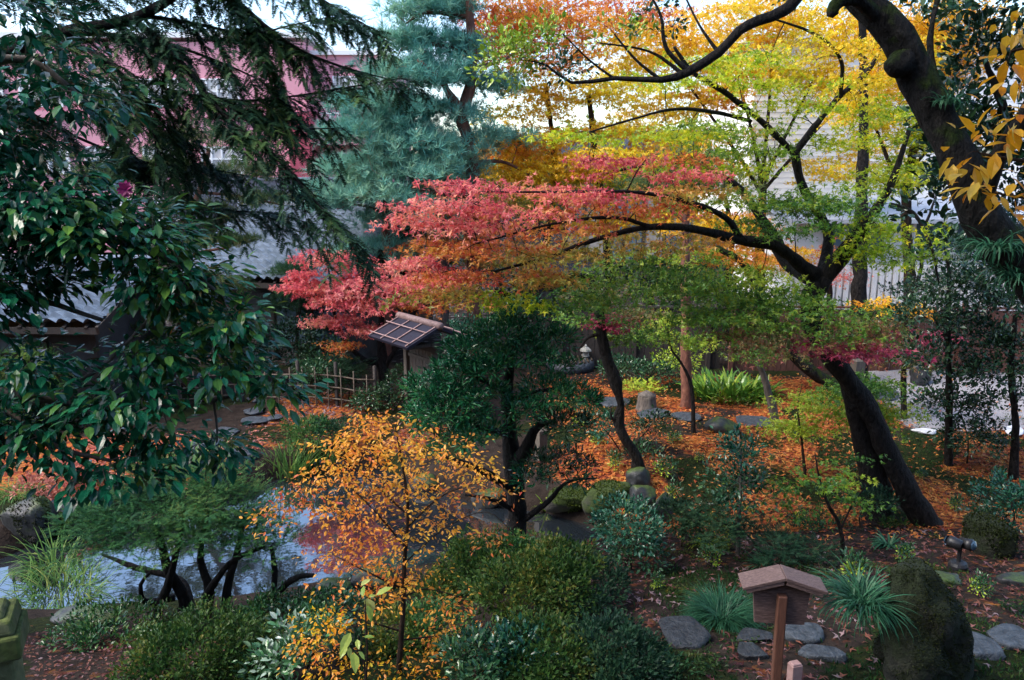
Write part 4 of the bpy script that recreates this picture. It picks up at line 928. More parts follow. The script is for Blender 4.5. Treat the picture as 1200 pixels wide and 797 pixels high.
# ---- the huge dark trunk
plant('evergreen_tree', 'massive dark leaning trunk with moss, bark swellings and glossy dark leaves', 'tree', ('w', 4.9, 5.0), [
    [(1420, 620, 0, 0.208), (1330, 470, 0, 0.188), (1262, 380, 0, 0.152), (1206, 318, 0, 0.140), (1162, 272, 0, 0.124), (1138, 232, 0, 0.108), (1123, 190, 0, 0.104), (1101, 140, .05, 0.102), (1077, 92, .1, 0.096), (1050, 45, .1, 0.092), (1012, 2, .15, 0.088), (960, -60, .2, 0.096), (900, -140, .2, 0.072)],
    [(1032, 24, .1, .05), (1000, -2, 0, .045), (978, 6, -.05, .04), (976, 18, -.05, .035)], [(1062, 72, .06, .085), (1046, 78, .03, .06), (1038, 80, .02, .035)],
    [(1150, 250, 0, .07), (1168, 190, -.2, .05), (1210, 120, -.4, .04), (1260, 20, -.5, .03)], [(1140, 200, .1, .05), (1180, 150, .3, .03), (1150, 60, .4, .02)], [(1112, 150, .1, .03), (1090, 60, .3, .02), (1100, -10, .4, .015)]],
    [(1150, 95, .5, 55, 60, .5, 40, 'dark'), (1150, 190, .4, 55, 50, .4, 44, 'dark'), (1120, 150, .5, 36, 40, .3, 22, 'shrub'), (1190, 320, .3, 30, 30, .3, 14, 'dark'), (1110, 225, .4, 30, 26, .3, 7, 'dark'), (1170, 20, .6, 55, 30, .5, 16, 'shrub'), (1090, 250, .6, 30, 30, .3, 6, 'dark'), (1180, 260, .5, 40, 35, .4, 12, 'dark'), (1100, 20, .6, 40, 30, .4, 6, 'shrub'),
     (980, -170, .6, 260, 60, 1.4, 110, 'dark'), (900, -420, .5, 380, 120, 2.2, 220, 'dark'), (1150, -330, 2.5, 260, 100, 1.8, 140, 'dark'), (600, -450, 1.5, 260, 110, 2, 110, 'dark'), (1000, -500, -2, 500, 160, 1.6, 160, 'dark'), (1250, -60, .2, 140, 80, 1.2, 70, 'dark'), (1400, 120, 0, 140, 120, 1.0, 60, 'dark')], 'broad', 'bark_moss', scale=.85, twig=.006, rough=.22)  # unseen overhead crown, enlarged to shade the near ground
grass('epiphyte_fern', 'tuft of hanging strap fern growing on the mossy trunk at the picture edge', 'fern', ('w', 3.3, 5), 150, .26, .011, 1.25, 'mondo', 1.5, root_r=.10, z0=at(1168, 290, 4.82), lean=(-.1, -.3))
grass('epiphyte_fern', 'small hanging fern tuft on the trunk beside a bark swelling', 'fern', ('w', 3.3, 5), 60, .16, .010, 1.2, 'mondo', 1.4, root_r=.05, z0=at(1112, 118, 4.9), lean=(-.1, -.2))
grass('epiphyte_fern', 'fern tuft low on the huge trunk where it bends out of view', 'fern', ('w', 3.3, 5), 110, .24, .011, 1.25, 'mondo', 1.6, root_r=.09, z0=at(1196, 325, 4.8), lean=(-.2, -.2))

# ---- foreground trees at the picture edges
plant('camellia_tree', 'near camellia tree with large glossy dark green leaves and drooping shoots', 'tree', ('w', -3.1, 3.1), [
    [(-330, 1100, 0, .09), (-280, 700, 0, .08), (-230, 420, 0, .07), (-180, 150, 0, .06), (-140, -60, 0, .04)],
    [(-240, 470, 0, .035), (-120, 445, 0, .028), (-20, 456, -.05, .022), (60, 470, 0, .017), (150, 478, 0, .013), (250, 470, .1, .009), (330, 440, .1, .005)],
    [(-200, 250, 0, .035), (-80, 250, 0, .028), (20, 262, 0, .022), (110, 275, .1, .017), (190, 300, .1, .012), (260, 345, .1, .007)],
    [(-190, 180, 0, .03), (-60, 90, .1, .022), (30, 70, .2, .016), (90, 110, .2, .01)], [(60, 470, 0, .012), (130, 420, .1, .01), (200, 350, .1, .008), (250, 325, .1, .005)], [(-20, 456, 0, .014), (60, 520, -.1, .01), (130, 540, -.1, .006)], [(-230, 400, .1, .025), (-90, 360, .1, .018), (30, 350, .1, .014), (120, 375, .1, .009)],
    [(250, 470, .1, .006), (255, 510, .1, .005), (250, 545, .1, .003)]],
    [(60, 245, .05, 100, 52, .35, 62, 'camellia'), (150, 275, .1, 90, 42, .3, 46, 'camellia'), (205, 330, .1, 70, 38, .25, 32, 'camellia'), (40, 330, .1, 70, 26, .3, 14, 'camellia'), (-30, 300, 0, 60, 120, .3, 50, 'camellia'), (280, 375, .1, 42, 20, .2, 11, 'camellia'),
     (180, 415, .1, 70, 26, .25, 18, 'camellia'), (260, 425, .1, 55, 20, .2, 11, 'camellia'), (160, 465, 0, 90, 24, .25, 20, 'camellia'), (325, 450, .1, 24, 14, .1, 5, 'camellia'), (40, 430, 0, 60, 30, .25, 14, 'camellia'), (60, 500, -.05, 90, 34, .25, 22, 'camellia'), (180, 510, 0, 80, 20, .2, 11, 'camellia'), (120, 545, -.05, 90, 14, .2, 9, 'camellia'), (258, 520, .1, 26, 16, .1, 4, 'camellia'), (-20, 480, 0, 40, 90, .3, 24, 'camellia'),
     (50, 95, .2, 70, 44, .4, 18, 'camellia'), (0, 150, .1, 60, 50, .4, 22, 'camellia'), (110, 120, .2, 50, 26, .3, 8, 'camellia'), (20, 20, .2, 60, 30, .4, 12, 'camellia'), (100, -800, 0, 420, 120, 1.2, 160, 'camellia'), (450, -1100, -1, 420, 200, 1.0, 130, 'camellia'), (-60, 160, .1, 50, 100, .4, 22, 'camellia')],  # highest blobs: unseen crown added above the camera to shade the foreground
    'camellia', 'bark_grey', scale=.94, twig=.007, gap=.12)
def flower():
    b = at(148, 222, 2.95); mb = MB(); rng = np.random.default_rng(4)
    L = Leaves(); a = np.linspace(0, 6.28, 12, endpoint=False); n = 12
    d = np.stack([np.cos(a), .3 * np.sin(a) - .5, np.sin(a)], -1) + rng.normal(0, .15, (n, 3)); L.add('oval_wide', np.repeat(b[None], n, 0), d, rdir(rng, n) * .3 + np.array([0, -1, .3]), .034, np.array([[.20, .02, .10]]) * rng.uniform(.7, 1.3, n)[:, None])
    o = L.build('camellia_flower', M['dull'], None, b); tag(o, 'single purple red camellia bloom among the glossy leaves', 'flower')
flower()
plant('yellow_leaf_tree', 'near branch of large golden oval leaves reaching in from beside the huge trunk', 'tree', ('w', 2.75, 2.5), [
    [(1640, 1100, 0, .06), (1560, 600, 0, .055), (1480, 250, 0, .045), (1400, 60, 0, .03), (1340, -40, 0, .02)],
    [(1480, 260, 0, .02), (1360, 200, 0, .013), (1280, 190, 0, .009), (1210, 190, 0, .006), (1150, 180, 0, .004)], [(1430, 110, 0, .015), (1320, 60, 0, .01), (1240, 50, 0, .007), (1185, 60, 0, .004)], [(1360, 200, 0, .01), (1290, 240, 0, .007), (1220, 235, 0, .005), (1160, 225, 0, .003)]],
    [(1160, 160, 0, 26, 8, .1, 3, 'yellowleaf'), (1185, 80, 0, 26, 12, .1, 3, 'yellowleaf'), (1195, 140, 0, 25, 16, .1, 3, 'yellowleaf'), (1150, 215, 0, 34, 8, .1, 3, 'yellowleaf'), (1190, 220, 0, 24, 12, .1, 4, 'yellowleaf'), (1195, 30, 0, 20, 14, .1, 3, 'yellowleaf'), (1190, 250, 0, 20, 10, .1, 2, 'yellowleaf'), (1290, 140, 0, 40, 100, .2, 10, 'yellowleaf'), (1130, 190, 0, 16, 12, .06, 2, 'yellowleaf')],
    'yellow_near', 'bark_brown', scale=.76, twig=.004)

# ---- hemlock fir at upper left: explicit drooping branchlets
def fir():
    rng = np.random.default_rng(21); b = np.array([-6.3, 6.3, gh(-6.3, 6.3)]); root = thing('fir_tree', 'dark fir tree with long drooping boughs hanging across the sky', 'tree', b); Y0 = 6.3
    P = np.array([[*(b - UP * .1), .24], [*(b + UP * 3), .22], [*(b + UP * 7), .17], [*(b + UP * 12), .08]]); Q = catmull(P, .2); V, F = tube(Q[:, :3], Q[:, 3], 12, .15); mesh_obj('trunk', V, F, M['bark_brown'], root, b, None, True, tris=False)
    tx = lambda y: (-6.3 / Y0 * FPX + 600 - 300, y, 0, .07)
    limbs = [
     [(-330, 170, 0, .07), (-120, 105, 0, .06), (-20, 72, 0, .05), (60, 42, 0, .045), (130, 28, 0, .04), (165, 18, 0, .036), (210, -8, 0, .03), (260, -40, 0, .02)],
     [(155, 22, 0, .022), (182, 42, -.1, .02), (212, 72, -.15, .018), (240, 108, -.2, .016), (266, 138, -.25, .014), (300, 166, -.3, .012), (330, 190, -.3, .011), (360, 226, -.35, .009), (395, 262, -.4, .007), (425, 292, -.4, .004)],
     [(195, 105, -.1, .014), (240, 114, 0, .012), (290, 118, .05, .01), (350, 112, .1, .008), (410, 102, .1, .006), (470, 92, .1, .003)],
     [(-330, -260, 0, .06), (-60, -170, 0, .045), (140, -80, .1, .03), (268, -4, .2, .022), (310, 30, .2, .018), (350, 58, .2, .013), (400, 78, .2, .009), (452, 92, .2, .004)],
     [(-330, 130, .2, .05), (-100, 60, .3, .03), (20, 58, .3, .024), (70, 85, .3, .02), (120, 108, .3, .016), (180, 140, .3, .012), (230, 175, .3, .006)],
     [(60, 42, 0, .02), (110, 62, -.2, .016), (150, 95, -.3, .012), (175, 140, -.3, .008), (185, 180, -.3, .004)],
     [(140, -80, .1, .02), (250, -50, .3, .016), (340, -20, .4, .012), (395, 10, .4, .008), (440, 36, .4, .004)],
     [(165, 18, 0, .016), (230, 28, .1, .013), (290, 40, .1, .01), (340, 30, .1, .006), (385, 20, .1, .003)],
     [(100, 110, .4, .014), (150, 175, .5, .012), (200, 222, .5, .01), (260, 245, .5, .008), (320, 250, .5, .005), (365, 262, .5, .003)],
     [(-100, 60, .3, .02), (30, 130, .5, .016), (100, 165, .5, .012), (170, 190, .5, .009), (230, 196, .5, .005), (285, 205, .5, .003)],
     [(-330, 40, .2, .04), (-100, -20, .2, .03), (20, -10, .2, .022), (100, -6, .2, .016), (170, -20, .2, .01)],
     [(60, 42, 0, .02), (120, 40, .3, .016), (190, 50, .4, .013), (250, 70, .4, .01), (300, 92, .4, .006), (345, 120, .4, .003)],
     [(240, 108, -.1, .012), (300, 135, 0, .01), (350, 150, .1, .007), (400, 150, .1, .003)],
     [(268, -4, .2, .016), (300, 40, .3, .012), (320, 90, .3, .008), (325, 130, .3, .004)],
     [(200, 60, .1, .012), (190, 110, .2, .01), (205, 150, .2, .008), (212, 200, .2, .004)],
    ]
    L = Leaves(); tw = MB()
    for i, t in enumerate(limbs):
        Q = catmull(place(t, Y0), .07); q = Q[:, :3]; V, F = tube(q, Q[:, 3], 7, .1); mesh_obj('limb', V, F, M['bark_dark'], root, b, None, True, tris=False)
        T = norm(np.gradient(q, axis=0)); n = len(q); s0 = 0
        for k in range(n):
            u = k / n; px = 600 + q[k, 0] / q[k, 1] * FPX
            if px < -60 or Q[k, 3] > .046: continue
            if nz(q[k:k + 1], .5, 41 + i)[0] < -.75: continue
            side = norm(np.cross(T[k], UP)); 
            for sg in (-1, 1):
                if rng.uniform() < .16: continue
                ln = rng.uniform(.16, .5) * (1 - .55 * max(0, u - .35)) * (1.0 if i != 1 or u > .5 else .55)
                d = norm(side * sg * rng.uniform(.5, 1) + T[k] * rng.uniform(.4, .9) + np.array([0, 0, rng.uniform(-.45, .1)]))
                m = max(4, int(ln / .03)); tt = np.linspace(0, 1, m); pts = q[k] + d * (tt * ln)[:, None] - UP * (.42 * ln * tt ** 2 * rng.uniform(.5, 1.6))[:, None]
                tw.tube(pts[[0, m // 2, m - 1]], [.005, .0035, .002], 3)
                td = norm(np.gradient(pts, axis=0)); sd = norm(np.cross(td, UP + rng.normal(0, .3, 3)))
                for s2 in (-1, 1):
                    dd = td * .75 + sd * s2 * .75 + rng.normal(0, .18, (m, 3)) - UP * .12
                    L.add('shoot', pts, dd, UP + rng.normal(0, .3, (m, 3)), rng.uniform(.08, .16, m), colour('fir', pts, rng, .5))
                L.add('shoot', pts[-1:], td[-1:], UP[None] + 0, np.array([.12]), colour('fir', pts[-1:], rng, .5))
    o = tw.build('twig', M['bark_dark'], root, b); tag(o, kind='stuff'); L.build('crown', M['needle'], root, b)
fir()

# ---- pines behind
plant('pine_tree', 'tall blue green pine with kinked reddish trunk against the white sky', 'tree', (552, 420), [
    [(552, 420, 0, .20), (556, 340, 0, .19), (553, 260, 0, .18), (554, 205, 0, .17), (548, 165, 0, .16), (541, 138, 0, .16), (546, 118, 0, .15), (553, 90, 0, .13), (553, 50, 0, .11), (550, 0, 0, .10), (553, -60, 0, .07)],
    [(543, 132, 0, .12), (528, 112, -.4, .10), (515, 92, -.6, .07), (490, 70, -.8, .04)], [(548, 165, 0, .09), (510, 165, .3, .06), (460, 190, .3, .04), (420, 205, .3, .02)], [(553, 60, 0, .07), (510, 52, .2, .05), (470, 58, .2, .03)], [(555, 230, 0, .08), (500, 225, -.6, .06), (455, 228, -.8, .04)], [(552, 20, 0, .06), (500, 15, .2, .04), (475, 28, .3, .02)], [(554, 190, 0, .06), (590, 190, .4, .04), (620, 205, .5, .02)], [(553, 80, 0, .06), (590, 70, .5, .04), (615, 50, .5, .02)]],
    [(500, 18, .2, 40, 14, .9, 26, 'bluepine'), (470, 48, .2, 30, 12, .8, 16, 'bluepine'), (515, 55, .2, 45, 12, 1, 26, 'bluepine'), (480, 90, 0, 55, 16, 1.2, 34, 'bluepine'), (525, 100, 0, 40, 14, 1, 22, 'bluepine'), (450, 125, .2, 60, 16, 1.2, 34, 'bluepine'), (510, 140, 0, 50, 16, 1.1, 30, 'bluepine'), (430, 160, .2, 52, 16, 1.2, 32, 'bluepine'), (490, 175, -.2, 60, 18, 1.2, 36, 'bluepine'), (425, 200, 0, 50, 16, 1.1, 28, 'bluepine'), (480, 215, -.4, 60, 16, 1.2, 32, 'bluepine'), (440, 232, -.6, 55, 12, 1.1, 24, 'bluepine'), (520, 10, .3, 40, 12, .9, 16, 'bluepine'), (575, 110, .5, 30, 18, .9, 12, 'bluepine'), (590, 170, .5, 40, 20, 1, 14, 'bluepine'), (500, 250, -.4, 50, 14, 1, 18, 'bluepine'), (545, -40, 0, 60, 30, 1.2, 40, 'bluepine'), (455, 160, .2, 70, 30, 1.2, 40, 'bluepine'), (470, 200, -.2, 70, 24, 1.2, 36, 'bluepine'), (520, 200, -.2, 40, 24, 1, 24, 'bluepine'), (410, 225, 0, 40, 14, 1, 16, 'bluepine'), (520, 80, .2, 50, 24, 1, 24, 'bluepine')],
    'pine_far', 'bark_red', scale=1.0, twig=.02, cs=1.6)
plant('pine_tree', 'slim second blue green pine low behind the red maple leaves', 'tree', (452, 420), [
    [(452, 420, 0, .13), (455, 330, 0, .12), (452, 270, 0, .11), (452, 236, 0, .09), (440, 225, 0, .05)], [(452, 250, 0, .05), (420, 240, -.3, .03), (395, 245, -.3, .02)]],
    [(420, 240, -.2, 50, 12, 1, 26, 'bluepine'), (470, 262, 0, 50, 14, 1, 20, 'bluepine'), (440, 300, 0, 50, 16, 1, 22, 'bluepine'), (490, 305, .2, 40, 16, .9, 14, 'bluepine')], 'pine_far', 'bark_red', twig=.018)
plant('pine_tree', 'yellow green garden pine with reddish trunk before the tiled roofs', 'tree', ('w', -7.6, 18.4), [
    [(214, 478, 0, .12), (205, 430, 0, .11), (214, 370, 0, .10), (206, 320, 0, .10), (216, 270, 0, .08), (235, 220, 0, .06), (245, 175, 0, .04)],
    [(210, 310, 0, .06), (235, 296, -.2, .04), (270, 290, -.3, .02)], [(216, 270, 0, .05), (180, 240, .2, .03), (140, 225, .2, .02)], [(212, 360, 0, .05), (240, 350, -.3, .03), (270, 360, -.3, .02)], [(206, 420, 0, .05), (230, 400, -.3, .03)], [(230, 225, 0, .04), (280, 230, .2, .03), (330, 240, .2, .02)]],
    [(240, 170, 0, 60, 16, .9, 30, 'pine'), (190, 205, 0, 55, 18, .9, 28, 'pine'), (280, 205, .2, 50, 12, .8, 20, 'pine'), (130, 215, .2, 50, 18, .8, 22, 'pine'), (230, 250, 0, 55, 12, .8, 22, 'pine'), (310, 238, .2, 50, 9, .7, 16, 'pine'), (265, 288, -.3, 45, 9, .7, 16, 'pine'), (190, 290, 0, 40, 14, .7, 16, 'pine'), (250, 335, -.3, 40, 14, .7, 18, 'pine'), (200, 375, -.2, 45, 14, .8, 20, 'pine'), (255, 380, -.3, 40, 16, .7, 18, 'pine'), (220, 410, -.3, 50, 14, .8, 20, 'pine'), (150, 400, 0, 40, 16, .8, 14, 'pine'), (180, 440, -.2, 50, 14, .8, 16, 'pine')],
    'pine', 'bark_red', twig=.012, cs=1.2)
plant('garden_pine', 'small light green pine partly hidden left of the dark house wall', 'tree', (45, 500), [[(45, 502, 0, .07), (40, 470, 0, .06), (38, 440, 0, .05), (30, 420, 0, .03)]], [(40, 455, 0, 36, 14, .5, 22, 'grass'), (20, 430, 0, 40, 14, .5, 20, 'grass'), (50, 490, 0, 40, 14, .5, 14, 'grass')], 'pine', 'bark_brown')
plant('garden_pine', 'small dark pine leaning beside the corner of the tiled roof', 'tree', (352, 430), [[(352, 432, 0, .06), (348, 390, 0, .05), (352, 350, 0, .04), (345, 318, 0, .025)]], [(345, 318, 0, 26, 8, .4, 18, 'shrub'), (355, 340, 0, 24, 8, .4, 14, 'shrub'), (335, 360, 0, 28, 12, .5, 18, 'dark'), (360, 385, 0, 30, 14, .5, 18, 'dark')], 'pine', 'bark_brown', scale=.8)
plant('red_pine', 'straight tall red pine trunk rising beside the strap leaf clump', 'tree', (804, 478), [[(804, 478, 0, .115), (804, 400, 0, .11), (804, 330, 0, .10), (803, 270, .1, .08), (806, 225, .2, .05), (803, 190, .3, .025)], [(803, 260, .1, .04), (780, 240, .2, .03), (765, 225, .3, .02)]],
      [(803, 195, .3, 45, 14, 1, 16, 'pine'), (765, 222, .3, 35, 10, .8, 10, 'pine'), (835, 225, .2, 35, 10, .8, 10, 'pine')], 'pine_far', 'bark_red', twig=.014, scale=.8)
plant('cedar_tree', 'dark straight trunk standing before the white building and fence', 'tree', (1006, 446), [[(1004, 448, 0, .23), (1006, 380, 0, .19), (1008, 300, 0, .17), (1010, 220, 0, .13), (1012, 130, 0, .10), (1010, 0, 0, .07), (1010, -80, 0, .04)], [(1010, 60, 0, .04), (1050, 40, .4, .02)]],
      [(1010, -60, 0, 80, 30, 1.5, 30, 'shrub'), (1050, -10, .3, 50, 16, 1.2, 14, 'shrub'), (960, -20, .3, 50, 16, 1.2, 14, 'shrub')], 'bush_far', 'bark_dark', twig=.02)
for i, (px, py, tops, lb, pal) in enumerate([(640, 400, [(640, 400, 0, .12), (636, 350, 0, .11), (640, 290, 0, .10), (650, 200, 0, .08), (640, 100, 0, .05)], 'brown trunk behind the garden shed under thin orange leaves', 'orange'),
        (712, 408, [(712, 410, 0, .14), (716, 350, 0, .13), (712, 290, 0, .12), (700, 200, 0, .10), (690, 110, 0, .06)], 'leaning red brown trunk right of the shed under yellow leaves', 'gold'),
        (524, 420, [(524, 422, 0, .12), (521, 370, 0, .115), (522, 310, 0, .11), (524, 240, 0, .08), (520, 180, 0, .05)], 'straight grey trunk just behind the roofed gate', 'redorange')]):
    B = {0: [(640, 20, 0, 60, 30, 2, 20, 'redorange'), (600, 15, -.3, 50, 30, 1.5, 14, 'orange'), (700, 20, .3, 60, 30, 2, 13, 'orange'), (590, 60, 0, 40, 24, 1.5, 9, 'orange'), (660, 70, 0, 60, 24, 2, 9, 'orange'), (620, 40, 0, 60, 24, 2, 10, 'orange'), (720, 60, .3, 60, 24, 2, 9, 'gold'), (570, 40, -.3, 30, 30, 1.4, 7, 'redorange'), (740, 15, .3, 60, 20, 2, 8, 'redorange')],
         1: [(640, 160, 0, 80, 12, 2, 14, 'gold'), (700, 110, 0, 80, 16, 2, 16, 'yellow'), (600, 205, -.3, 60, 12, 1.5, 13, 'gold'), (680, 200, -.3, 90, 14, 2, 20, 'gold'), (770, 180, 0, 80, 20, 2, 16, 'gold'), (620, 130, 0, 60, 10, 1.5, 8, 'yellow'), (590, 175, 0, 60, 10, 1.5, 9, 'orange'), (655, 185, 0, 70, 12, 2, 12, 'gold'), (730, 150, .2, 70, 14, 2, 12, 'yellow'), (745, 215, .2, 80, 14, 2, 12, 'ygreen'), (670, 228, 0, 90, 12, 2, 12, 'gold'), (600, 235, 0, 60, 12, 2, 8, 'orangegreen'), (720, 260, .2, 80, 14, 2, 12, 'gold'), (630, 100, 0, 60, 14, 2, 8, 'yellow')],
         2: [(520, 285, -.3, 50, 16, 1.2, 9, 'redorange'), (500, 330, -.3, 40, 14, 1, 6, 'redorange'), (560, 250, 0, 40, 14, 1, 6, 'orange'), (590, 300, .2, 60, 18, 1, 8, 'orangegreen')]}[i]
    plant('autumn_tree', lb, 'tree', (px, py), [tops], B, 'maple_far', 'bark_brown' if i != 2 else 'bark_grey', scale=.85, twig=.016, cs=1.5)
plant('autumn_tree', 'vase shaped yellow tree with many thin upright limbs far behind the forked maple', 'tree', (892, 380), [
    [(892, 382, 0, .2), (890, 300, 0, .17), (893, 240, 0, .14), (893, 200, 0, .12)], [(893, 215, 0, .07), (880, 150, .3, .05), (862, 80, .5, .03)], [(893, 210, 0, .07), (900, 140, -.2, .05), (905, 60, -.3, .03)], [(893, 215, 0, .07), (925, 150, .3, .05), (960, 80, .3, .03)], [(892, 225, 0, .07), (850, 160, -.3, .05), (800, 90, -.4, .03)], [(893, 225, 0, .06), (950, 160, -.3, .04), (1010, 100, -.3, .03)]],
    [(860, 30, .3, 70, 30, 2, 26, 'gold'), (940, 20, 0, 80, 30, 2, 28, 'yellow'), (800, 60, -.3, 70, 26, 2, 20, 'gold'), (1000, 50, -.2, 70, 30, 2, 22, 'yellow'), (880, 85, 0, 70, 16, 2, 16, 'yellow'), (830, 110, -.2, 60, 14, 2, 14, 'gold'), (960, 90, -.2, 60, 14, 1.5, 10, 'yellow'), (780, 130, -.3, 60, 12, 2, 10, 'yellow'), (760, 40, -.3, 70, 30, 2, 16, 'gold'), (820, 160, -.2, 70, 14, 2, 12, 'yellow'), (990, 110, 0, 60, 20, 2, 12, 'yellow'), (850, 200, 0, 60, 16, 1.6, 10, 'ygreen'), (960, 200, 0, 50, 16, 1.6, 8, 'yellow'), (1020, 180, 0, 40, 30, 1.6, 8, 'gold'), (740, 90, -.3, 60, 20, 2, 10, 'yellow')],
    'maple_far', 'bark_brown', scale=.95, twig=.016, cs=1.6)
plant('autumn_tree', 'golden tree behind the huge dark trunk at upper edge', 'tree', (1062, 420), [[(1062, 422, 0, .16), (1066, 330, 0, .14), (1062, 230, 0, .12), (1080, 130, 0, .08), (1090, 40, 0, .05)], [(1062, 240, 0, .06), (1030, 160, 0, .04), (1010, 100, 0, .02)], [(1066, 200, 0, .05), (1110, 150, 0, .03)]],
    [(1080, 30, 0, 70, 36, 2, 34, 'gold'), (1060, 90, 0, 60, 26, 1.6, 22, 'gold'), (1120, 60, 0, 60, 40, 2, 24, 'gold'), (1020, 130, 0, 40, 24, 1.4, 13, 'yellow'), (1090, 150, 0, 50, 30, 1.5, 15, 'ygreen'), (1060, 200, 0, 40, 20, 1.2, 10, 'ygreen')], 'maple_far', 'bark_brown', scale=.85, twig=.016, cs=1.6)
plant('autumn_tree', 'rust brown leaved tree seen through the forked maple limbs', 'tree', (850, 400), [[(850, 402, 0, .12), (852, 340, 0, .11), (858, 280, 0, .08), (850, 230, 0, .05)]],
    [(860, 270, 0, 50, 22, 1.3, 16, 'orange'), (900, 300, 0, 40, 18, 1.2, 10, 'gold'), (820, 300, 0, 40, 16, 1.2, 8, 'orange'), (790, 250, 0, 50, 14, 1.2, 9, 'gold')], 'maple_far', 'bark_brown', scale=.8, twig=.014)
plant('autumn_tree', 'tangled thin tree with sparse pinkish leaves before the white building wall', 'tree', (968, 400), [[(968, 402, 0, .1), (972, 340, 0, .09), (968, 300, 0, .06), (980, 260, 0, .03)]], [(975, 320, 0, 30, 18, 1, 6, 'pink'), (980, 290, 0, 30, 14, .8, 4, 'redorange'), (930, 300, 0, 30, 14, .8, 5, 'gold')], 'maple_far', 'bark_brown', scale=.6)

# ---- the small red maple by the gate
plant('maple_tree', 'small spreading red maple with dark twin trunk beside the roofed gate', 'tree', (450, 468), [
    [(450, 470, 0, .13), (450, 440, 0, .12), (448, 420, 0, .11), (446, 395, 0, .09), (448, 365, 0, .07), (455, 330, .1, .04), (465, 300, .2, .02)], [(448, 428, 0, .07), (425, 420, -.1, .06), (405, 400, -.1, .05), (393, 375, -.1, .04), (390, 345, -.1, .03), (384, 310, 0, .015)], [(449, 432, 0, .06), (462, 412, -.1, .05), (466, 400, -.1, .04), (470, 380, -.1, .03), (492, 362, -.2, .02), (520, 350, -.2, .01)], [(450, 385, 0, .03), (475, 375, 0, .025), (510, 345, .1, .012)]],
    [(385, 300, 0, 45, 9, .8, 11, 'pink'), (370, 335, -.1, 42, 10, .7, 12, 'pink'), (400, 350, -.2, 45, 9, .7, 11, 'pink'), (390, 375, -.2, 32, 9, .5, 7, 'pink'), (440, 330, 0, 50, 10, .8, 13, 'pink'), (480, 335, .1, 60, 11, .8, 15, 'pink'), (450, 355, -.2, 50, 9, .8, 11, 'pink'), (420, 315, .1, 40, 8, .7, 8, 'pink'), (500, 355, .2, 50, 10, .8, 9, 'redorange'), (435, 385, -.2, 40, 8, .5, 7, 'pink'), (520, 325, .2, 50, 10, .7, 9, 'redorange'), (400, 405, -.3, 30, 7, .4, 3, 'redorange'), (355, 320, 0, 26, 7, .5, 4, 'pink')],
    'maple', 'bark_dark', scale=1.15, twig=.012)

# ---- dark round pine in the middle
plant('podocarpus_tree', 'dense dark green garden pine with cloud pruned clumps standing in the pond arm', 'tree', (606, 648), [
    [(606, 650, 0, .13), (606, 610, 0, .12), (604, 570, 0, .12), (600, 535, 0, .11), (597, 500, 0, .09), (594, 460, 0, .08), (598, 430, 0, .06), (608, 395, 0, .04), (612, 370, 0, .02)],
    [(602, 545, 0, .09), (618, 525, -.2, .08), (625, 505, -.3, .06), (640, 495, -.4, .03)], [(604, 575, 0, .06), (570, 555, -.4, .05), (535, 540, -.5, .03), (500, 530, -.5, .02)], [(594, 462, 0, .05), (575, 450, -.2, .035), (550, 440, -.4, .02)], [(606, 615, 0, .05), (640, 590, -.2, .035), (665, 565, -.3, .02), (700, 560, -.3, .01)], [(600, 510, 0, .05), (560, 500, -.5, .035), (520, 490, -.6, .02)], [(597, 470, 0, .04), (620, 462, -.3, .03), (650, 455, -.3, .02)], [(598, 430, 0, .03), (640, 410, .3, .02)], [(606, 600, 0, .04), (575, 585, -.3, .03), (545, 580, -.4, .015)]],
    [(612, 372, 0, 34, 13, .45, 30, 'podo'), (585, 392, -.2, 34, 14, .45, 30, 'podo'), (640, 400, 0, 34, 12, .45, 24, 'podo'), (555, 415, -.3, 34, 18, .45, 34, 'podo'), (610, 415, -.3, 36, 13, .4, 24, 'podo'), (540, 440, -.3, 40, 16, .5, 36, 'podo'), (510, 455, -.3, 40, 14, .5, 30, 'podo'), (575, 430, -.4, 30, 12, .4, 18, 'podo'), (648, 430, .1, 26, 12, .4, 16, 'podo'), (530, 478, -.5, 50, 15, .55, 40, 'podo'), (560, 465, -.5, 36, 12, .4, 22, 'podo'), (500, 490, -.5, 34, 12, .45, 22, 'podo'), (640, 460, -.3, 40, 12, .45, 26, 'podo'), (670, 468, -.2, 34, 12, .45, 22, 'podo'), (560, 505, -.6, 48, 11, .45, 26, 'podo'), (520, 510, -.6, 40, 9, .45, 20, 'podo'), (610, 480, -.5, 34, 10, .35, 16, 'podo'), (660, 500, -.4, 34, 13, .4, 18, 'dark'), (640, 545, -.4, 34, 12, .4, 16, 'dark'), (670, 550, -.3, 34, 12, .4, 12, 'dark'), (620, 560, -.4, 20, 9, .3, 8, 'podo')],
    'podo', 'bark_dark', scale=.92, twig=.010)

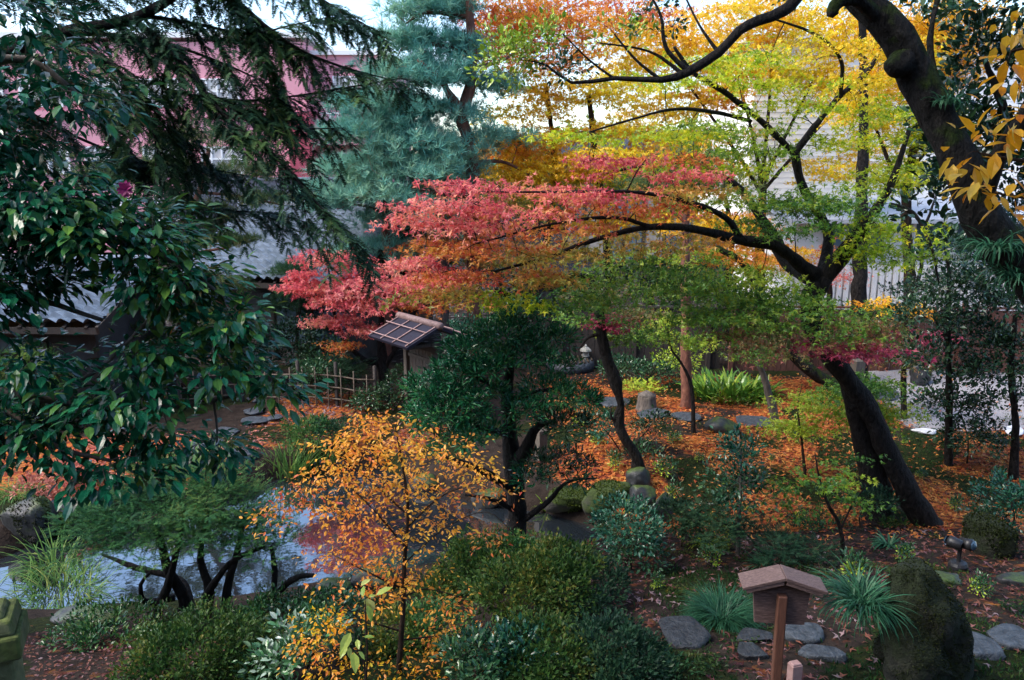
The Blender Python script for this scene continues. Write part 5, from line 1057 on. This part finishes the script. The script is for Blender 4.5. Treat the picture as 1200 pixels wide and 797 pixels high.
# ---- the small orange tree in front
plant('spindle_tree', 'slender sapling with bright orange leaves in airy horizontal sprays', 'tree', ('w', -.77, 5.25), [
    [(466, 840, 0, .022), (468, 790, 0, .020), (472, 720, 0, .018), (474, 660, 0, .016), (478, 600, 0, .012), (474, 560, 0, .009), (468, 525, 0, .006), (462, 495, 0, .004)],
    [(474, 640, 0, .008), (440, 600, -.1, .006), (400, 560, -.1, .004)], [(475, 620, 0, .008), (520, 580, .1, .006), (580, 560, .1, .003)], [(474, 600, 0, .007), (430, 560, 0, .005), (390, 530, 0, .003)], [(472, 690, 0, .008), (430, 670, -.1, .006), (390, 650, -.1, .003)], [(472, 700, 0, .007), (500, 690, .1, .005), (540, 700, .1, .003)], [(470, 740, 0, .007), (430, 730, -.1, .005), (390, 745, -.1, .003)], [(474, 660, 0, .006), (520, 620, 0, .005), (570, 600, 0, .003), (605, 628, 0, .002)], [(470, 750, 0, .006), (520, 745, .1, .004), (570, 742, .1, .002)]],
    [(450, 500, 0, 50, 9, .3, 9, 'orange'), (400, 520, 0, 40, 8, .25, 7, 'orange'), (500, 525, 0, 60, 9, .3, 10, 'orange'), (440, 540, -.1, 60, 10, .3, 12, 'orange'), (540, 550, .1, 60, 9, .3, 10, 'orange'), (380, 565, -.1, 50, 10, .3, 10, 'orange'), (470, 570, 0, 60, 10, .3, 12, 'orange'), (345, 580, 0, 34, 9, .25, 6, 'redorange'), (420, 600, -.1, 60, 10, .3, 12, 'orange'), (560, 575, .1, 40, 8, .25, 6, 'redorange'), (510, 605, 0, 50, 9, .25, 8, 'orange'), (450, 635, -.1, 60, 9, .3, 9, 'orange'), (575, 628, .05, 30, 5, .2, 3, 'redorange'), (400, 655, -.1, 50, 6, .3, 7, 'orange'), (480, 672, 0, 55, 6, .3, 7, 'orange'), (430, 690, -.1, 50, 6, .25, 7, 'orange'), (520, 700, .1, 40, 8, .25, 5, 'orange'), (390, 720, -.1, 40, 9, .25, 7, 'gold'), (380, 760, -.1, 44, 10, .25, 6, 'orange'), (470, 790, -.1, 60, 8, .25, 4, 'gold'), (550, 765, 0, 40, 7, .25, 3, 'orange'), (540, 745, .1, 50, 9, .25, 9, 'orange'), (430, 775, -.1, 50, 8, .25, 5, 'orange'), (510, 770, 0, 40, 8, .25, 5, 'orange'), (360, 790, -.1, 40, 8, .2, 3, 'gold'), (325, 600, 0, 20, 8, .2, 3, 'orange')],
    'spindle', 'bark_brown', scale=.86, twig=.004, cs=.6)
# ---- clipped yew over the pond
plant('clipped_yew', 'flat topped clipped yew with many bare curving stems leaning over the pond', 'tree', (215, 728), [
    [(222, 730, 0, .07), (215, 700, 0, .06), (198, 670, 0, .05), (190, 640, 0, .04), (180, 610, 0, .03)], [(180, 726, 0, .05), (195, 690, -.1, .045), (205, 655, -.1, .035), (215, 610, 0, .02)], [(240, 728, 0, .055), (245, 690, 0, .05), (235, 655, .1, .04), (240, 610, .1, .02)], [(262, 722, 0, .05), (268, 680, 0, .045), (280, 640, 0, .035), (285, 605, 0, .02)], [(290, 722, 0, .045), (320, 700, -.2, .04), (345, 678, -.3, .03), (368, 674, -.3, .02)], [(225, 715, 0, .05), (210, 680, .3, .04), (160, 665, .3, .03), (120, 650, .3, .015)], [(205, 700, 0, .04), (170, 705, -.1, .03), (165, 685, -.2, .02), (175, 672, -.2, .015)], [(320, 700, -.2, .035), (322, 670, -.2, .03), (318, 640, -.2, .02)], [(240, 700, 0, .04), (270, 660, -.3, .03), (310, 640, -.3, .015)]],
    [(210, 580, 0, 90, 14, .7, 60, 'yew'), (140, 600, -.1, 60, 12, .6, 40, 'yew'), (270, 592, .1, 60, 14, .6, 40, 'yew'), (190, 610, -.3, 90, 12, .6, 50, 'yew'), (300, 618, 0, 44, 12, .5, 26, 'yew'), (120, 632, -.2, 46, 10, .5, 26, 'yew'), (200, 632, -.5, 70, 8, .5, 26, 'yew'), (270, 632, -.4, 55, 8, .5, 20, 'yew'), (240, 560, .3, 60, 10, .5, 20, 'yew'), (322, 642, -.2, 22, 7, .3, 7, 'yew'), (90, 612, -.2, 24, 9, .3, 12, 'yew')],
    'yew', 'bark_dark', twig=.010)
# ---- thin trees of the middle ground
plant('maple_tree', 'twisted thin black maple with knobbly trunk and a magenta leaf spray', 'tree', (752, 560), [
    [(752, 562, 0, .12), (745, 535, 0, .09), (733, 515, 0, .085), (724, 495, 0, .09), (727, 475, 0, .08), (722, 450, 0, .085), (712, 425, 0, .08), (706, 395, 0, .075), (703, 365, 0, .06), (712, 330, 0, .03)], [(708, 392, 0, .03), (690, 395, -.1, .02), (678, 410, -.2, .012)], [(724, 496, 0, .04), (716, 488, -.05, .03), (716, 478, -.05, .012)]],
    [(712, 378, 0, 24, 6, .4, 6, 'magenta'), (740, 365, .2, 40, 9, .6, 6, 'greenred'), (680, 368, 0, 40, 8, .6, 4, 'green'), (700, 345, 0, 40, 9, .6, 6, 'greenred'), (735, 395, .2, 30, 7, .5, 3, 'green')], 'maple', 'bark_dark', rough=.35)
plant('sapling', 'slim crooked sapling with sparse lime leaves before the straight pine trunk', 'sapling', (813, 508), [[(813, 510, 0, .04), (812, 470, 0, .035), (808, 445, 0, .035), (798, 425, 0, .025), (785, 405, 0, .02), (782, 370, 0, .012)]], [(782, 375, 0, 30, 9, .5, 5, 'lime'), (820, 400, 0, 34, 6, .5, 5, 'lime'), (760, 390, 0, 40, 9, .5, 6, 'green')], 'maple', 'bark_dark')
plant('sapling', 'bare leaning stub of a sapling beside the strap leaf clump', 'sapling', (912, 505), [[(910, 508, 0, .09), (906, 480, 0, .08), (900, 460, 0, .07), (895, 440, 0, .06), (888, 425, 0, .05)]], [(900, 400, 0, 50, 9, .6, 6, 'greenred'), (880, 415, 0, 40, 8, .5, 4, 'green')], 'maple', 'bark_grey')
plant('sapling', 'slender sapling with mixed yellow and pink leaves before the brown fence', 'sapling', (1060, 490), [[(1060, 492, 0, .06), (1059, 450, 0, .05), (1060, 410, 0, .045), (1062, 370, 0, .03), (1060, 345, 0, .015)]], [(1050, 360, 0, 40, 9, .7, 5, 'gold'), (1030, 380, 0, 50, 9, .7, 6, 'greenred'), (1075, 395, 0, 40, 9, .7, 6, 'magenta'), (1060, 420, 0, 50, 8, .7, 5, 'greenred')], 'maple', 'bark_dark', scale=1.2)
plant('sapling', 'small green maple with airy leaves in the shade beside the leaning trunk', 'sapling', (990, 655), [[(990, 657, 0, .025), (985, 620, 0, .022), (970, 590, 0, .018), (960, 560, 0, .012), (955, 530, 0, .006)], [(985, 620, 0, .012), (1000, 590, 0, .009), (1015, 570, 0, .005)]], [(960, 555, 0, 40, 9, .4, 7, 'green'), (920, 570, 0, 40, 10, .4, 7, 'green'), (1000, 585, 0, 36, 8, .4, 6, 'green'), (985, 560, 0, 40, 7, .4, 5, 'lime'), (930, 600, 0, 40, 10, .4, 6, 'green'), (1000, 540, .3, 50, 7, .4, 4, 'green')], 'maple_near', 'bark_dark', twig=.006)
plant('sapling', 'narrow bluish green sapling with upright thin stem on the orange slope', 'sapling', (865, 652), [[(866, 654, 0, .025), (866, 610, 0, .02), (868, 570, 0, .018), (868, 530, 0, .012), (866, 510, 0, .006)]], [(868, 530, 0, 26, 14, .3, 14, 'bluegreen'), (860, 560, 0, 34, 12, .3, 14, 'shrub'), (880, 580, 0, 34, 12, .3, 10, 'shrub'), (845, 595, 0, 34, 10, .3, 8, 'shrub')], 'broad_lo', 'bark_grey', scale=.8, twig=.006)
plant('sapling', 'thin yellow maple sapling stem with lime sprays in front of the leaning trunk', 'sapling', (945, 560), [[(945, 562, 0, .025), (940, 520, 0, .02), (935, 480, 0, .012), (940, 450, 0, .006)]], [(960, 470, 0, 50, 7, .5, 8, 'lime'), (990, 460, 0, 50, 7, .5, 7, 'green'), (940, 500, 0, 50, 7, .5, 7, 'lime'), (1000, 490, .1, 50, 8, .5, 9, 'lime'), (1030, 450, .3, 40, 8, .5, 7, 'green'), (1050, 480, .2, 40, 8, .5, 6, 'lime')], 'maple', 'bark_brown', twig=.007)
# ---- evergreens at the right
plant('evergreen_tree', 'slender dark leaved evergreen with straight stem beside the gravel path', 'tree', (1112, 545), [[(1112, 547, 0, .07), (1112, 500, 0, .06), (1112, 440, 0, .055), (1110, 380, 0, .045), (1112, 320, 0, .03), (1105, 280, 0, .015)]], [(1105, 300, 0, 40, 24, .6, 26, 'dark'), (1120, 345, 0, 50, 26, .7, 36, 'dark'), (1085, 370, 0, 40, 20, .6, 24, 'dark'), (1140, 400, 0, 50, 26, .7, 36, 'dark'), (1095, 420, 0, 45, 22, .6, 26, 'dark'), (1130, 450, 0, 50, 20, .6, 22, 'dark'), (1105, 475, 0, 40, 16, .5, 14, 'dark')], 'broad_lo', 'bark_dark', scale=1.25)
plant('evergreen_tree', 'broad dark evergreen filling the edge below the fern covered trunk', 'tree', (1188, 560), [[(1188, 562, 0, .07), (1190, 500, 0, .06), (1185, 430, 0, .05), (1190, 370, 0, .03)]], [(1180, 370, 0, 50, 24, .6, 28, 'dark'), (1200, 420, 0, 50, 28, .7, 32, 'dark'), (1170, 440, 0, 40, 20, .6, 18, 'dark'), (1195, 480, 0, 45, 20, .6, 14, 'dark'), (1170, 330, 0, 40, 20, .6, 20, 'dark')], 'broad_lo', 'bark_dark', scale=1.2)
plant('evergreen_tree', 'thin curved stem evergreen silhouetted on the white building wall', 'tree', (1070, 440), [[(1066, 442, 0, .06), (1068, 390, 0, .05), (1072, 345, 0, .05), (1080, 310, -.2, .045), (1078, 280, -.3, .035), (1090, 250, -.4, .03), (1098, 225, -.4, .015)]], [(1070, 345, 0, 34, 12, .6, 14, 'dark'), (1100, 300, -.3, 34, 18, .5, 12, 'shrub'), (1050, 370, 0, 30, 14, .5, 10, 'dark')], 'broad_lo', 'bark_dark', scale=1.3)

# ---- shrubs
S = shrub
S('shrub', 'dark evergreen shrub with dense leaves in front of the tiled house wall', 'shrub', (345, 450), [(340, 400, 0, 36, 26, .7, 46, 'dark'), (375, 425, -.2, 36, 24, .7, 40, 'shrub'), (310, 425, 0, 36, 22, .7, 30, 'dark')], 'broad_lo', scale=1.3)
S('shrub', 'leafy green shrub beside the bamboo lattice and below the red maple', 'shrub', (372, 468), [(372, 440, 0, 28, 18, .5, 34, 'shrub'), (395, 455, 0, 26, 14, .4, 22, 'dark')], 'broad_lo')
S('shrub', 'dark conifer shrub between lattice fence and twin maple trunk', 'shrub', (410, 470), [(408, 440, 0, 24, 24, .5, 40, 'dark')], 'yew', scale=1.4)
S('shrub', 'small green shrub at the foot of the twin trunk red maple', 'shrub', (440, 482), [(440, 470, 0, 26, 12, .4, 26, 'shrub')], 'broad_lo')
S('shrub', 'dark shrub mass at the foot of the roofed gate posts', 'shrub', (475, 478), [(475, 455, 0, 30, 20, .5, 34, 'dark'), (505, 470, -.3, 24, 12, .4, 18, 'dark')], 'broad_lo')
S('shrub', 'bluish evergreen shrub just right of the roofed gate', 'shrub', (548, 440), [(545, 395, 0, 24, 22, .6, 40, 'bluegreen'), (560, 420, 0, 26, 16, .5, 26, 'shrub')], 'broad_lo')
S('shrub', 'tall dark shrub mass between the shed and the stone lantern', 'shrub', (650, 410), [(625, 375, 0, 40, 20, .9, 40, 'dark'), (670, 385, 0, 44, 18, .9, 38, 'shrub'), (720, 390, .3, 40, 16, .9, 30, 'dark')], 'bush_far', scale=.8)
S('shrub', 'dark leafy shrub on the leaf carpet right of the stone lantern', 'shrub', (745, 452), [(735, 435, 0, 34, 14, .7, 34, 'shrub'), (770, 440, 0, 34, 14, .7, 30, 'shrub'), (790, 425, .2, 30, 12, .6, 16, 'lime')], 'broad_lo', scale=1.1)
S('shrub', 'feathery lime green shrub draped over the cut stump', 'shrub', (752, 472), [(748, 455, 0, 26, 7, .4, 16, 'lime')], 'yew', scale=1.2)
S('shrub', 'round blue green shrub on the bank of the pond arm', 'shrub', (735, 668), [(735, 620, 0, 42, 26, .5, 70, 'bluegreen'), (745, 650, -.1, 40, 22, .4, 34, 'shrub')], 'round')
S('shrub', 'wide dark azalea mound below the round pond shrub', 'shrub', (655, 715), [(650, 672, 0, 55, 20, .6, 110, 'azalea'), (600, 690, -.2, 50, 20, .6, 90, 'azalea'), (690, 695, -.1, 50, 22, .6, 80, 'dark')], 'azalea', scale=1.15)
S('shrub', 'yellow tinged azalea mound at the foot of the garden pine trunk', 'shrub', (570, 690), [(560, 655, 0, 48, 16, .5, 80, 'azalea'), (600, 655, .1, 40, 14, .4, 50, 'yew'), (530, 690, -.2, 40, 18, .5, 60, 'azalea')], 'azalea', scale=1.15)
S('shrub', 'low leafy shrub bank along the bottom edge of the view', 'shrub', (660, 800), [(640, 770, 0, 60, 22, .5, 110, 'azalea'), (720, 768, 0, 55, 22, .5, 100, 'dark'), (585, 790, 0, 60, 18, .4, 70, 'shrub'), (760, 790, 0, 40, 18, .4, 44, 'shrub')], 'azalea', scale=1.0)
S('shrub', 'glossy broad leaved shrub at the bottom between orange sapling and azaleas', 'shrub', (565, 810), [(560, 775, 0, 40, 16, .3, 26, 'shrub'), (600, 765, .1, 34, 12, .3, 16, 'bluegreen')], 'round')
S('shrub', 'bronze green azalea bush with a few dry leaves on the near bank', 'shrub', (240, 792), [(240, 758, 0, 60, 20, .5, 120, 'azalea'), (190, 770, -.1, 44, 18, .4, 60, 'azalea'), (290, 775, 0, 40, 18, .4, 50, 'azalea')], 'azalea', scale=.95)
S('ground_ivy', 'low glossy ivy patch along the near pond bank', 'ivy', (140, 752), [(130, 742, 0, 60, 9, .5, 60, 'yew'), (90, 742, .1, 34, 7, .4, 26, 'shrub'), (190, 745, .1, 34, 7, .4, 26, 'azalea')], 'round', scale=.9)
S('ground_ivy', 'leafy ground cover patch between clipped yew and orange sapling', 'ivy', (340, 735), [(330, 722, 0, 60, 12, .5, 70, 'yew'), (390, 715, .1, 40, 12, .4, 40, 'shrub'), (290, 738, 0, 40, 8, .4, 30, 'azalea')], 'round', scale=.9)
S('aralia_shrub', 'white edged broad leaf shrub at the bottom behind the orange sapling', 'shrub', (345, 795), [(340, 765, 0, 36, 18, .3, 26, 'aralia'), (375, 745, .1, 24, 12, .2, 12, 'aralia'), (310, 785, 0, 30, 12, .2, 12, 'shrub')], 'broad', scale=.85)
S('seedling', 'pale green large leaved seedling at the bottom edge before the orange sapling', 'seedling', ('w', -.95, 4.3), [(428, 708, 0, 12, 12, .08, 1, 'palegreen'), (420, 745, 0, 14, 14, .08, 1, 'palegreen')], 'yellow_near', twig=.005, scale=1.5)
S('shrub', 'low clipped dark bush by the stepping stones to the gate', 'shrub', (375, 535), [(365, 508, 0, 40, 14, .6, 70, 'yew'), (400, 505, 0, 34, 14, .6, 50, 'dark')], 'azalea', scale=1.3)
S('conifer_shrub', 'spreading low juniper with long dark sprays on the shaded slope', 'shrub', (900, 660), [(890, 635, 0, 50, 10, .5, 22, 'dark'), (940, 650, 0, 50, 9, .5, 18, 'dark'), (840, 610, .2, 40, 10, .5, 14, 'dark'), (960, 680, -.1, 40, 8, .4, 12, 'dark')], 'yew', scale=1.2)
S('shrub', 'dark low shrub below the narrow bluish sapling', 'shrub', (800, 640), [(795, 610, 0, 34, 16, .4, 40, 'dark'), (830, 625, 0, 30, 12, .4, 26, 'azalea')], 'azalea', scale=1.2)
S('shrub', 'dark blue green shrub at the picture edge behind the mossy boulder', 'shrub', (1185, 630), [(1185, 590, 0, 34, 26, .5, 50, 'bluegreen'), (1160, 610, 0, 24, 16, .3, 18, 'dark')], 'round', scale=1.1)
S('shrub', 'rounded dark shrub on the leaf carpet below the slender evergreen', 'shrub', (1135, 545), [(1135, 515, 0, 34, 26, .6, 60, 'dark'), (1125, 480, 0, 30, 16, .5, 24, 'dark')], 'round', scale=1.3)
S('shrub', 'leafy low plant at the foot of the twisted black maple', 'shrub', (735, 530), [(705, 500, 0, 20, 12, .3, 14, 'bluegreen'), (762, 500, 0, 22, 14, .3, 16, 'dark'), (750, 530, -.1, 20, 10, .3, 10, 'shrub')], 'broad_lo', scale=.9)
S('shrub', 'mossy green low shrub around the leaning maple foot', 'shrub', (1010, 620), [(1020, 590, 0, 30, 18, .4, 30, 'dark'), (960, 625, 0, 40, 14, .4, 30, 'dark'), (1050, 625, 0, 30, 10, .3, 18, 'azalea')], 'azalea', scale=1.2)
S('shrub', 'red tinged low seedlings on the slope below the strap leaf clump', 'shrub', (850, 475), [(850, 478, 0, 30, 10, .4, 14, 'greenred'), (885, 470, 0, 26, 8, .4, 10, 'green')], 'azalea', scale=1.3)
S('red_maple_shrub', 'low fallen red leafed maple spray on the far pond bank', 'shrub', (70, 575), [(70, 560, 0, 44, 9, .6, 30, 'litter_pink'), (100, 570, 0, 34, 7, .5, 16, 'litter_pink')], 'azalea', scale=1.5)
S('shrub', 'low dark azalea under the slender orange sapling stem', 'shrub', (470, 770), [(470, 748, .2, 50, 16, .4, 60, 'azalea'), (430, 770, 0, 44, 14, .3, 44, 'dark'), (510, 735, .3, 40, 14, .4, 40, 'yew')], 'azalea')
# background greenery beyond the fences
for (px, py, blobs, lb) in [
    ((600, 395), 0, [(580, 340, 0, 60, 26, 1.5, 44, 'dark'), (640, 350, 0, 50, 24, 1.5, 30, 'shrub')], 'dark evergreen hedge tree behind the red maple layers'),
    ((760, 395), 0, [(760, 340, 0, 70, 34, 1.6, 50, 'dark'), (820, 350, 0, 60, 30, 1.6, 36, 'shrub'), (880, 370, 0, 50, 24, 1.4, 24, 'dark')], 'dark evergreen hedge tree behind the dark board fence'),
    ((480, 400), 0, [(470, 300, 0, 70, 36, 1.8, 50, 'bluegreen'), (420, 330, 0, 50, 30, 1.5, 30, 'dark')], 'bluish hedge tree behind the small red maple'),
    ((620, 390), 0, [(600, 230, 3, 60, 40, 1.8, 30, 'bluegreen'), (690, 250, 3, 70, 40, 1.8, 30, 'shrub'), (560, 180, 3, 50, 40, 1.8, 20, 'bluepine')], 'tall bluish green tree behind the yellow autumn leaves'),
    ((1160, 400), 0, [(1150, 330, 0, 60, 40, 1.6, 34, 'dark'), (1200, 280, 0, 60, 50, 1.6, 34, 'dark')], 'dark evergreen tree hiding the end of the white building'),
    ((90, 440), 0, [(80, 230, 4, 90, 40, 2, 40, 'pine'), (20, 200, 4, 80, 50, 2, 34, 'dark')], 'tall dim green tree behind the camellia and house roof'),
]:
    x = px if isinstance(px, tuple) else (px, py)
    b = blobs; root = plant('background_tree', lb, 'tree', x, [[(x[0], x[1], 0, .12), (x[0] + 4, x[1] - 40, 0, .11), (b[0][0], b[0][1], b[0][2], .06)]], b, 'bush_far', 'bark_brown', twig=.02)

# ---- grasses and strap leaf clumps
G = grass
G('aspidistra_clump', 'wide clump of glossy upright strap leaves behind the rounded dark rock', 'clump plant', (850, 464), 330, .62, .065, .95, 'green', .8, root_r=.8, mat='gloss')
G('aspidistra_clump', 'smaller clump of strap leaves joining the wide one by the bare stub', 'clump plant', (885, 464), 120, .55, .06, .95, 'green', .8, root_r=.4, mat='gloss')
G('mondo_grass', 'round dome of fine dark green grass beside the notice board', 'grass tuft', (846, 728), 2400, .38, .006, 1.5, 'mondo', .95, root_r=.10)
G('mondo_grass', 'arching blue green grass tuft growing on the shoulder of the dark boulder', 'grass tuft', (1000, 730), 420, .40, .010, 1.25, 'mondo', 1.25, root_r=.09, z0=at(1012, 706, 4.95), lean=(-.25, -.3))
G('sedge_tuft', 'small dark sedge tuft on the shaded slope behind the grass dome', 'grass tuft', (893, 665), 120, .26, .008, 1.1, 'mondo', 1.2, root_r=.05)
G('sedge_tuft', 'small lime fern tuft in the dark beside the low juniper', 'grass tuft', (830, 640), 60, .3, .018, 1.1, 'lime', 1.2, root_r=.06)
G('iris_clump', 'pale green iris leaves at the far pond edge below the stepping stones', 'clump plant', (340, 556), 170, .62, .022, .75, 'grass', .7, root_r=.32)
G('iris_clump', 'dense yellow green iris leaves behind the clipped yew', 'clump plant', (215, 566), 260, .75, .022, .8, 'grass', .8, root_r=.6)
G('iris_clump', 'iris leaves beside the low clipped bush at the pond corner', 'clump plant', (375, 545), 140, .5, .02, .8, 'grass', .8, root_r=.35)
G('iris_clump', 'sparse iris leaves at the corner of the far bank near the red spray', 'clump plant', (118, 590), 130, .6, .018, .95, 'grass', .9, root_r=.3)
G('reed_clump', 'long arching reeds hanging over the water at the dark boulder', 'clump plant', (22, 690), 190, .85, .017, 1.0, 'grass', 1.2, root_r=.35)
G('reed_clump', 'wide tangle of pale reeds between the dark bank boulder and the clipped yew', 'clump plant', (80, 700), 240, .6, .013, 1.2, 'grass', 1.1, root_r=.45, z0=(*flat(70, 700, WATER), WATER))
G('reed_clump', 'fine reeds leaning into the pond near the stone post', 'clump plant', (60, 664), 130, .7, .015, 1.05, 'grass', 1.2, root_r=.28, z0=(*flat(64, 668, WATER), WATER))
G('brown_grass', 'mound of dry yellow green grass above the dark bank boulder', 'grass tuft', (20, 580), 420, .5, .010, 1.3, 'litter_dim' if False else 'grass', 1.7, root_r=.25)
for i, (px, py, lb) in enumerate([(745, 595, 'pale fern growing between the mossy rocks and pond'), (640, 600, 'pale fern at the waterline behind the garden pine trunk'), (1040, 640, 'dark fern in the shade of the leaning maple foot')]):
    G('fern', lb, 'fern', (px, py), 46, .30, .026, 1.15, 'lime' if i < 2 else 'mondo', 1.1, root_r=.04)

# ---- far-off wood closing the view between the houses
def far_wood():
    rng = np.random.default_rng(88); L = Leaves(); n = 5200
    x = rng.uniform(-75, 95, n); y = rng.uniform(66, 84, n); top = 7.0 + 2.2 * nz(np.stack([x, y * .3], -1), 9, 51) + 1.0 * nz(np.stack([x, y], -1), 3, 52)
    z = top * rng.uniform(0, 1, n) ** .55; pos = np.stack([x, y, z], -1)
    k = 9; P = np.repeat(pos, k, 0) + rng.normal(0, .7, (n * k, 3)); L.add('lo', P, rdir(rng, n * k), rdir(rng, n * k) + UP, rng.uniform(.6, 1.2, n * k), colour('azalea', P, rng, 12) * 1.6)
    tag(L.build('far_wood', M['dull']), kind='stuff')
far_wood()
# ---- moss fuzz on boulders and rocks
def moss_fuzz(start, n0, size, base, thr=-.35):
    for o in [q for q in COL.objects if q.get("label", "").startswith(start)]:
        me = o.data; rng = np.random.default_rng(6); L = Leaves()
        V = np.array([v.co for v in me.vertices]); T = np.vstack([np.array([list(p.vertices)[:3] for p in me.polygons]), np.array([[p.vertices[0], p.vertices[2], p.vertices[-1]] for p in me.polygons])])
        A, B_, C_ = V[T[:, 0]], V[T[:, 1]], V[T[:, 2]]; N = np.cross(B_ - A, C_ - A); ar = np.linalg.norm(N, axis=1); i = rng.choice(len(T), n0, p=ar / ar.sum()); u, v = rng.uniform(0, 1, (2, n0)); f = u + v > 1; u[f], v[f] = 1 - u[f], 1 - v[f]
        P = A[i] + (B_ - A)[i] * u[:, None] + (C_ - A)[i] * v[:, None]; nn = norm(N)[i]; ctr = V.mean(0); nn = np.where(((P - ctr) * nn).sum(1)[:, None] < 0, -nn, nn)
        keep = nz(P, .35, 61) > thr - .6 * nn[:, 2]; P, nn = P[keep], nn[keep]; n = len(P)
        hue = (.5 + .5 * nz(P, .25, 63)).clip(0, 1)[:, None]; cc = (np.array([base]) * (1 - hue) + np.array([base]) * np.array([[1.9, 1.5, 1.1]]) * hue) * rng.uniform(.4, 1.6, n)[:, None]
        L.add('lo', P - nn * .004, nn + rng.normal(0, .7, (n, 3)) - UP * .5, rdir(rng, n), rng.uniform(.4, 1.25, n) * size, cc); L.build('moss', M['dull'], o)
moss_fuzz("tall dark moss", 26000, .016, (.012, .019, .004), .0)
for s_ in ("bright moss topped", "green moss rock farther", "dark mossy boulder", "round mossy rock", "rounded dark boulder"): moss_fuzz(s_, 4500, .035, (.034, .058, .007) if 'dark' not in s_ else (.012, .02, .004), .05)
def ground_moss():
    rng = np.random.default_rng(91); L = Leaves(); n = 60000; x = np.concatenate([rng.uniform(-2.4, 7, n), rng.uniform(.5, 11, n)]); y = np.concatenate([rng.uniform(4.3, 10, n), rng.uniform(10, 17, n)])
    li, mo, gr = masks(x, y); k = (rng.uniform(0, 1, 2 * n) < mo * .9 + .04) & (pond_sd(x, y) > .15); x, y = x[k], y[k]; n = len(x); P = np.stack([x, y, hgt(x, y) - .004], -1)
    L.add('lo_thin', P, UP * .8 + rng.normal(0, .5, (n, 3)), rdir(rng, n), rng.uniform(.02, .06, n), colour('yew', P, rng, .8) * .55); tag(L.build('ground_moss', M['dull']), kind='stuff')
    L = Leaves(); n = 90000; x = np.concatenate([rng.uniform(.3, 6.5, n), rng.uniform(.3, 11, n)]); y = np.concatenate([rng.uniform(4.4, 10.5, n), rng.uniform(10, 17.5, n)]); Q = np.stack([x, y], -1)
    k = (nz(Q, 1.3, 71) + .5 * nz(Q, .45, 72) > np.where(y < 10.2, .7, .8)) & (pond_sd(x, y) > .2) & (rng.uniform(0, 1, 2 * n) < .8); x, y = x[k], y[k]; n = len(x); P = np.stack([x, y, hgt(x, y) + rng.uniform(.005, .07, n)], -1)
    L.add('lo', P, rdir(rng, n) * [1, 1, .4] + UP * .25, UP + rng.normal(0, .4, (n, 3)), rng.uniform(.015, .045, n), colour('azalea', P, rng, .8) * .6); tag(L.build('ground_cover', M['dull']), kind='stuff')
ground_moss()
# ---- seedlings scattered over the leaf carpet: one built, the rest copied
def seedlings():
    p0 = S('seedling_plant', 'low green seedling sprouting through the fallen orange leaves', 'seedling', (780, 560), [(780, 548, 0, 12, 7, .14, 9, 'shrub'), (774, 552, 0, 8, 5, .1, 4, 'lime')], 'round', group='green seedlings on the leaf carpet', twig=.004)
    rng = np.random.default_rng(12); kids = list(p0.children); spots = [(700, 520), (820, 540), (850, 570), (905, 540), (880, 600), (930, 520), (960, 580), (790, 590), (680, 500), (1080, 560), (1120, 600), (1060, 520), (1000, 560), (910, 690), (1000, 680), (1060, 660), (830, 665), (770, 690), (1150, 700), (790, 520), (860, 630), (1170, 560), (720, 550), (940, 610)]
    for px, py in spots:
        g = ground(px, py); r = p0.copy(); COL.objects.link(r); r.location = tuple(g - UP * .03); r.rotation_euler = (0, 0, rng.uniform(0, 6.28)); s = rng.uniform(.3, .8); r.scale = (s, s, s * rng.uniform(.8, 1.4))
        for k in kids: q = k.copy(); COL.objects.link(q); q.parent = r
seedlings()
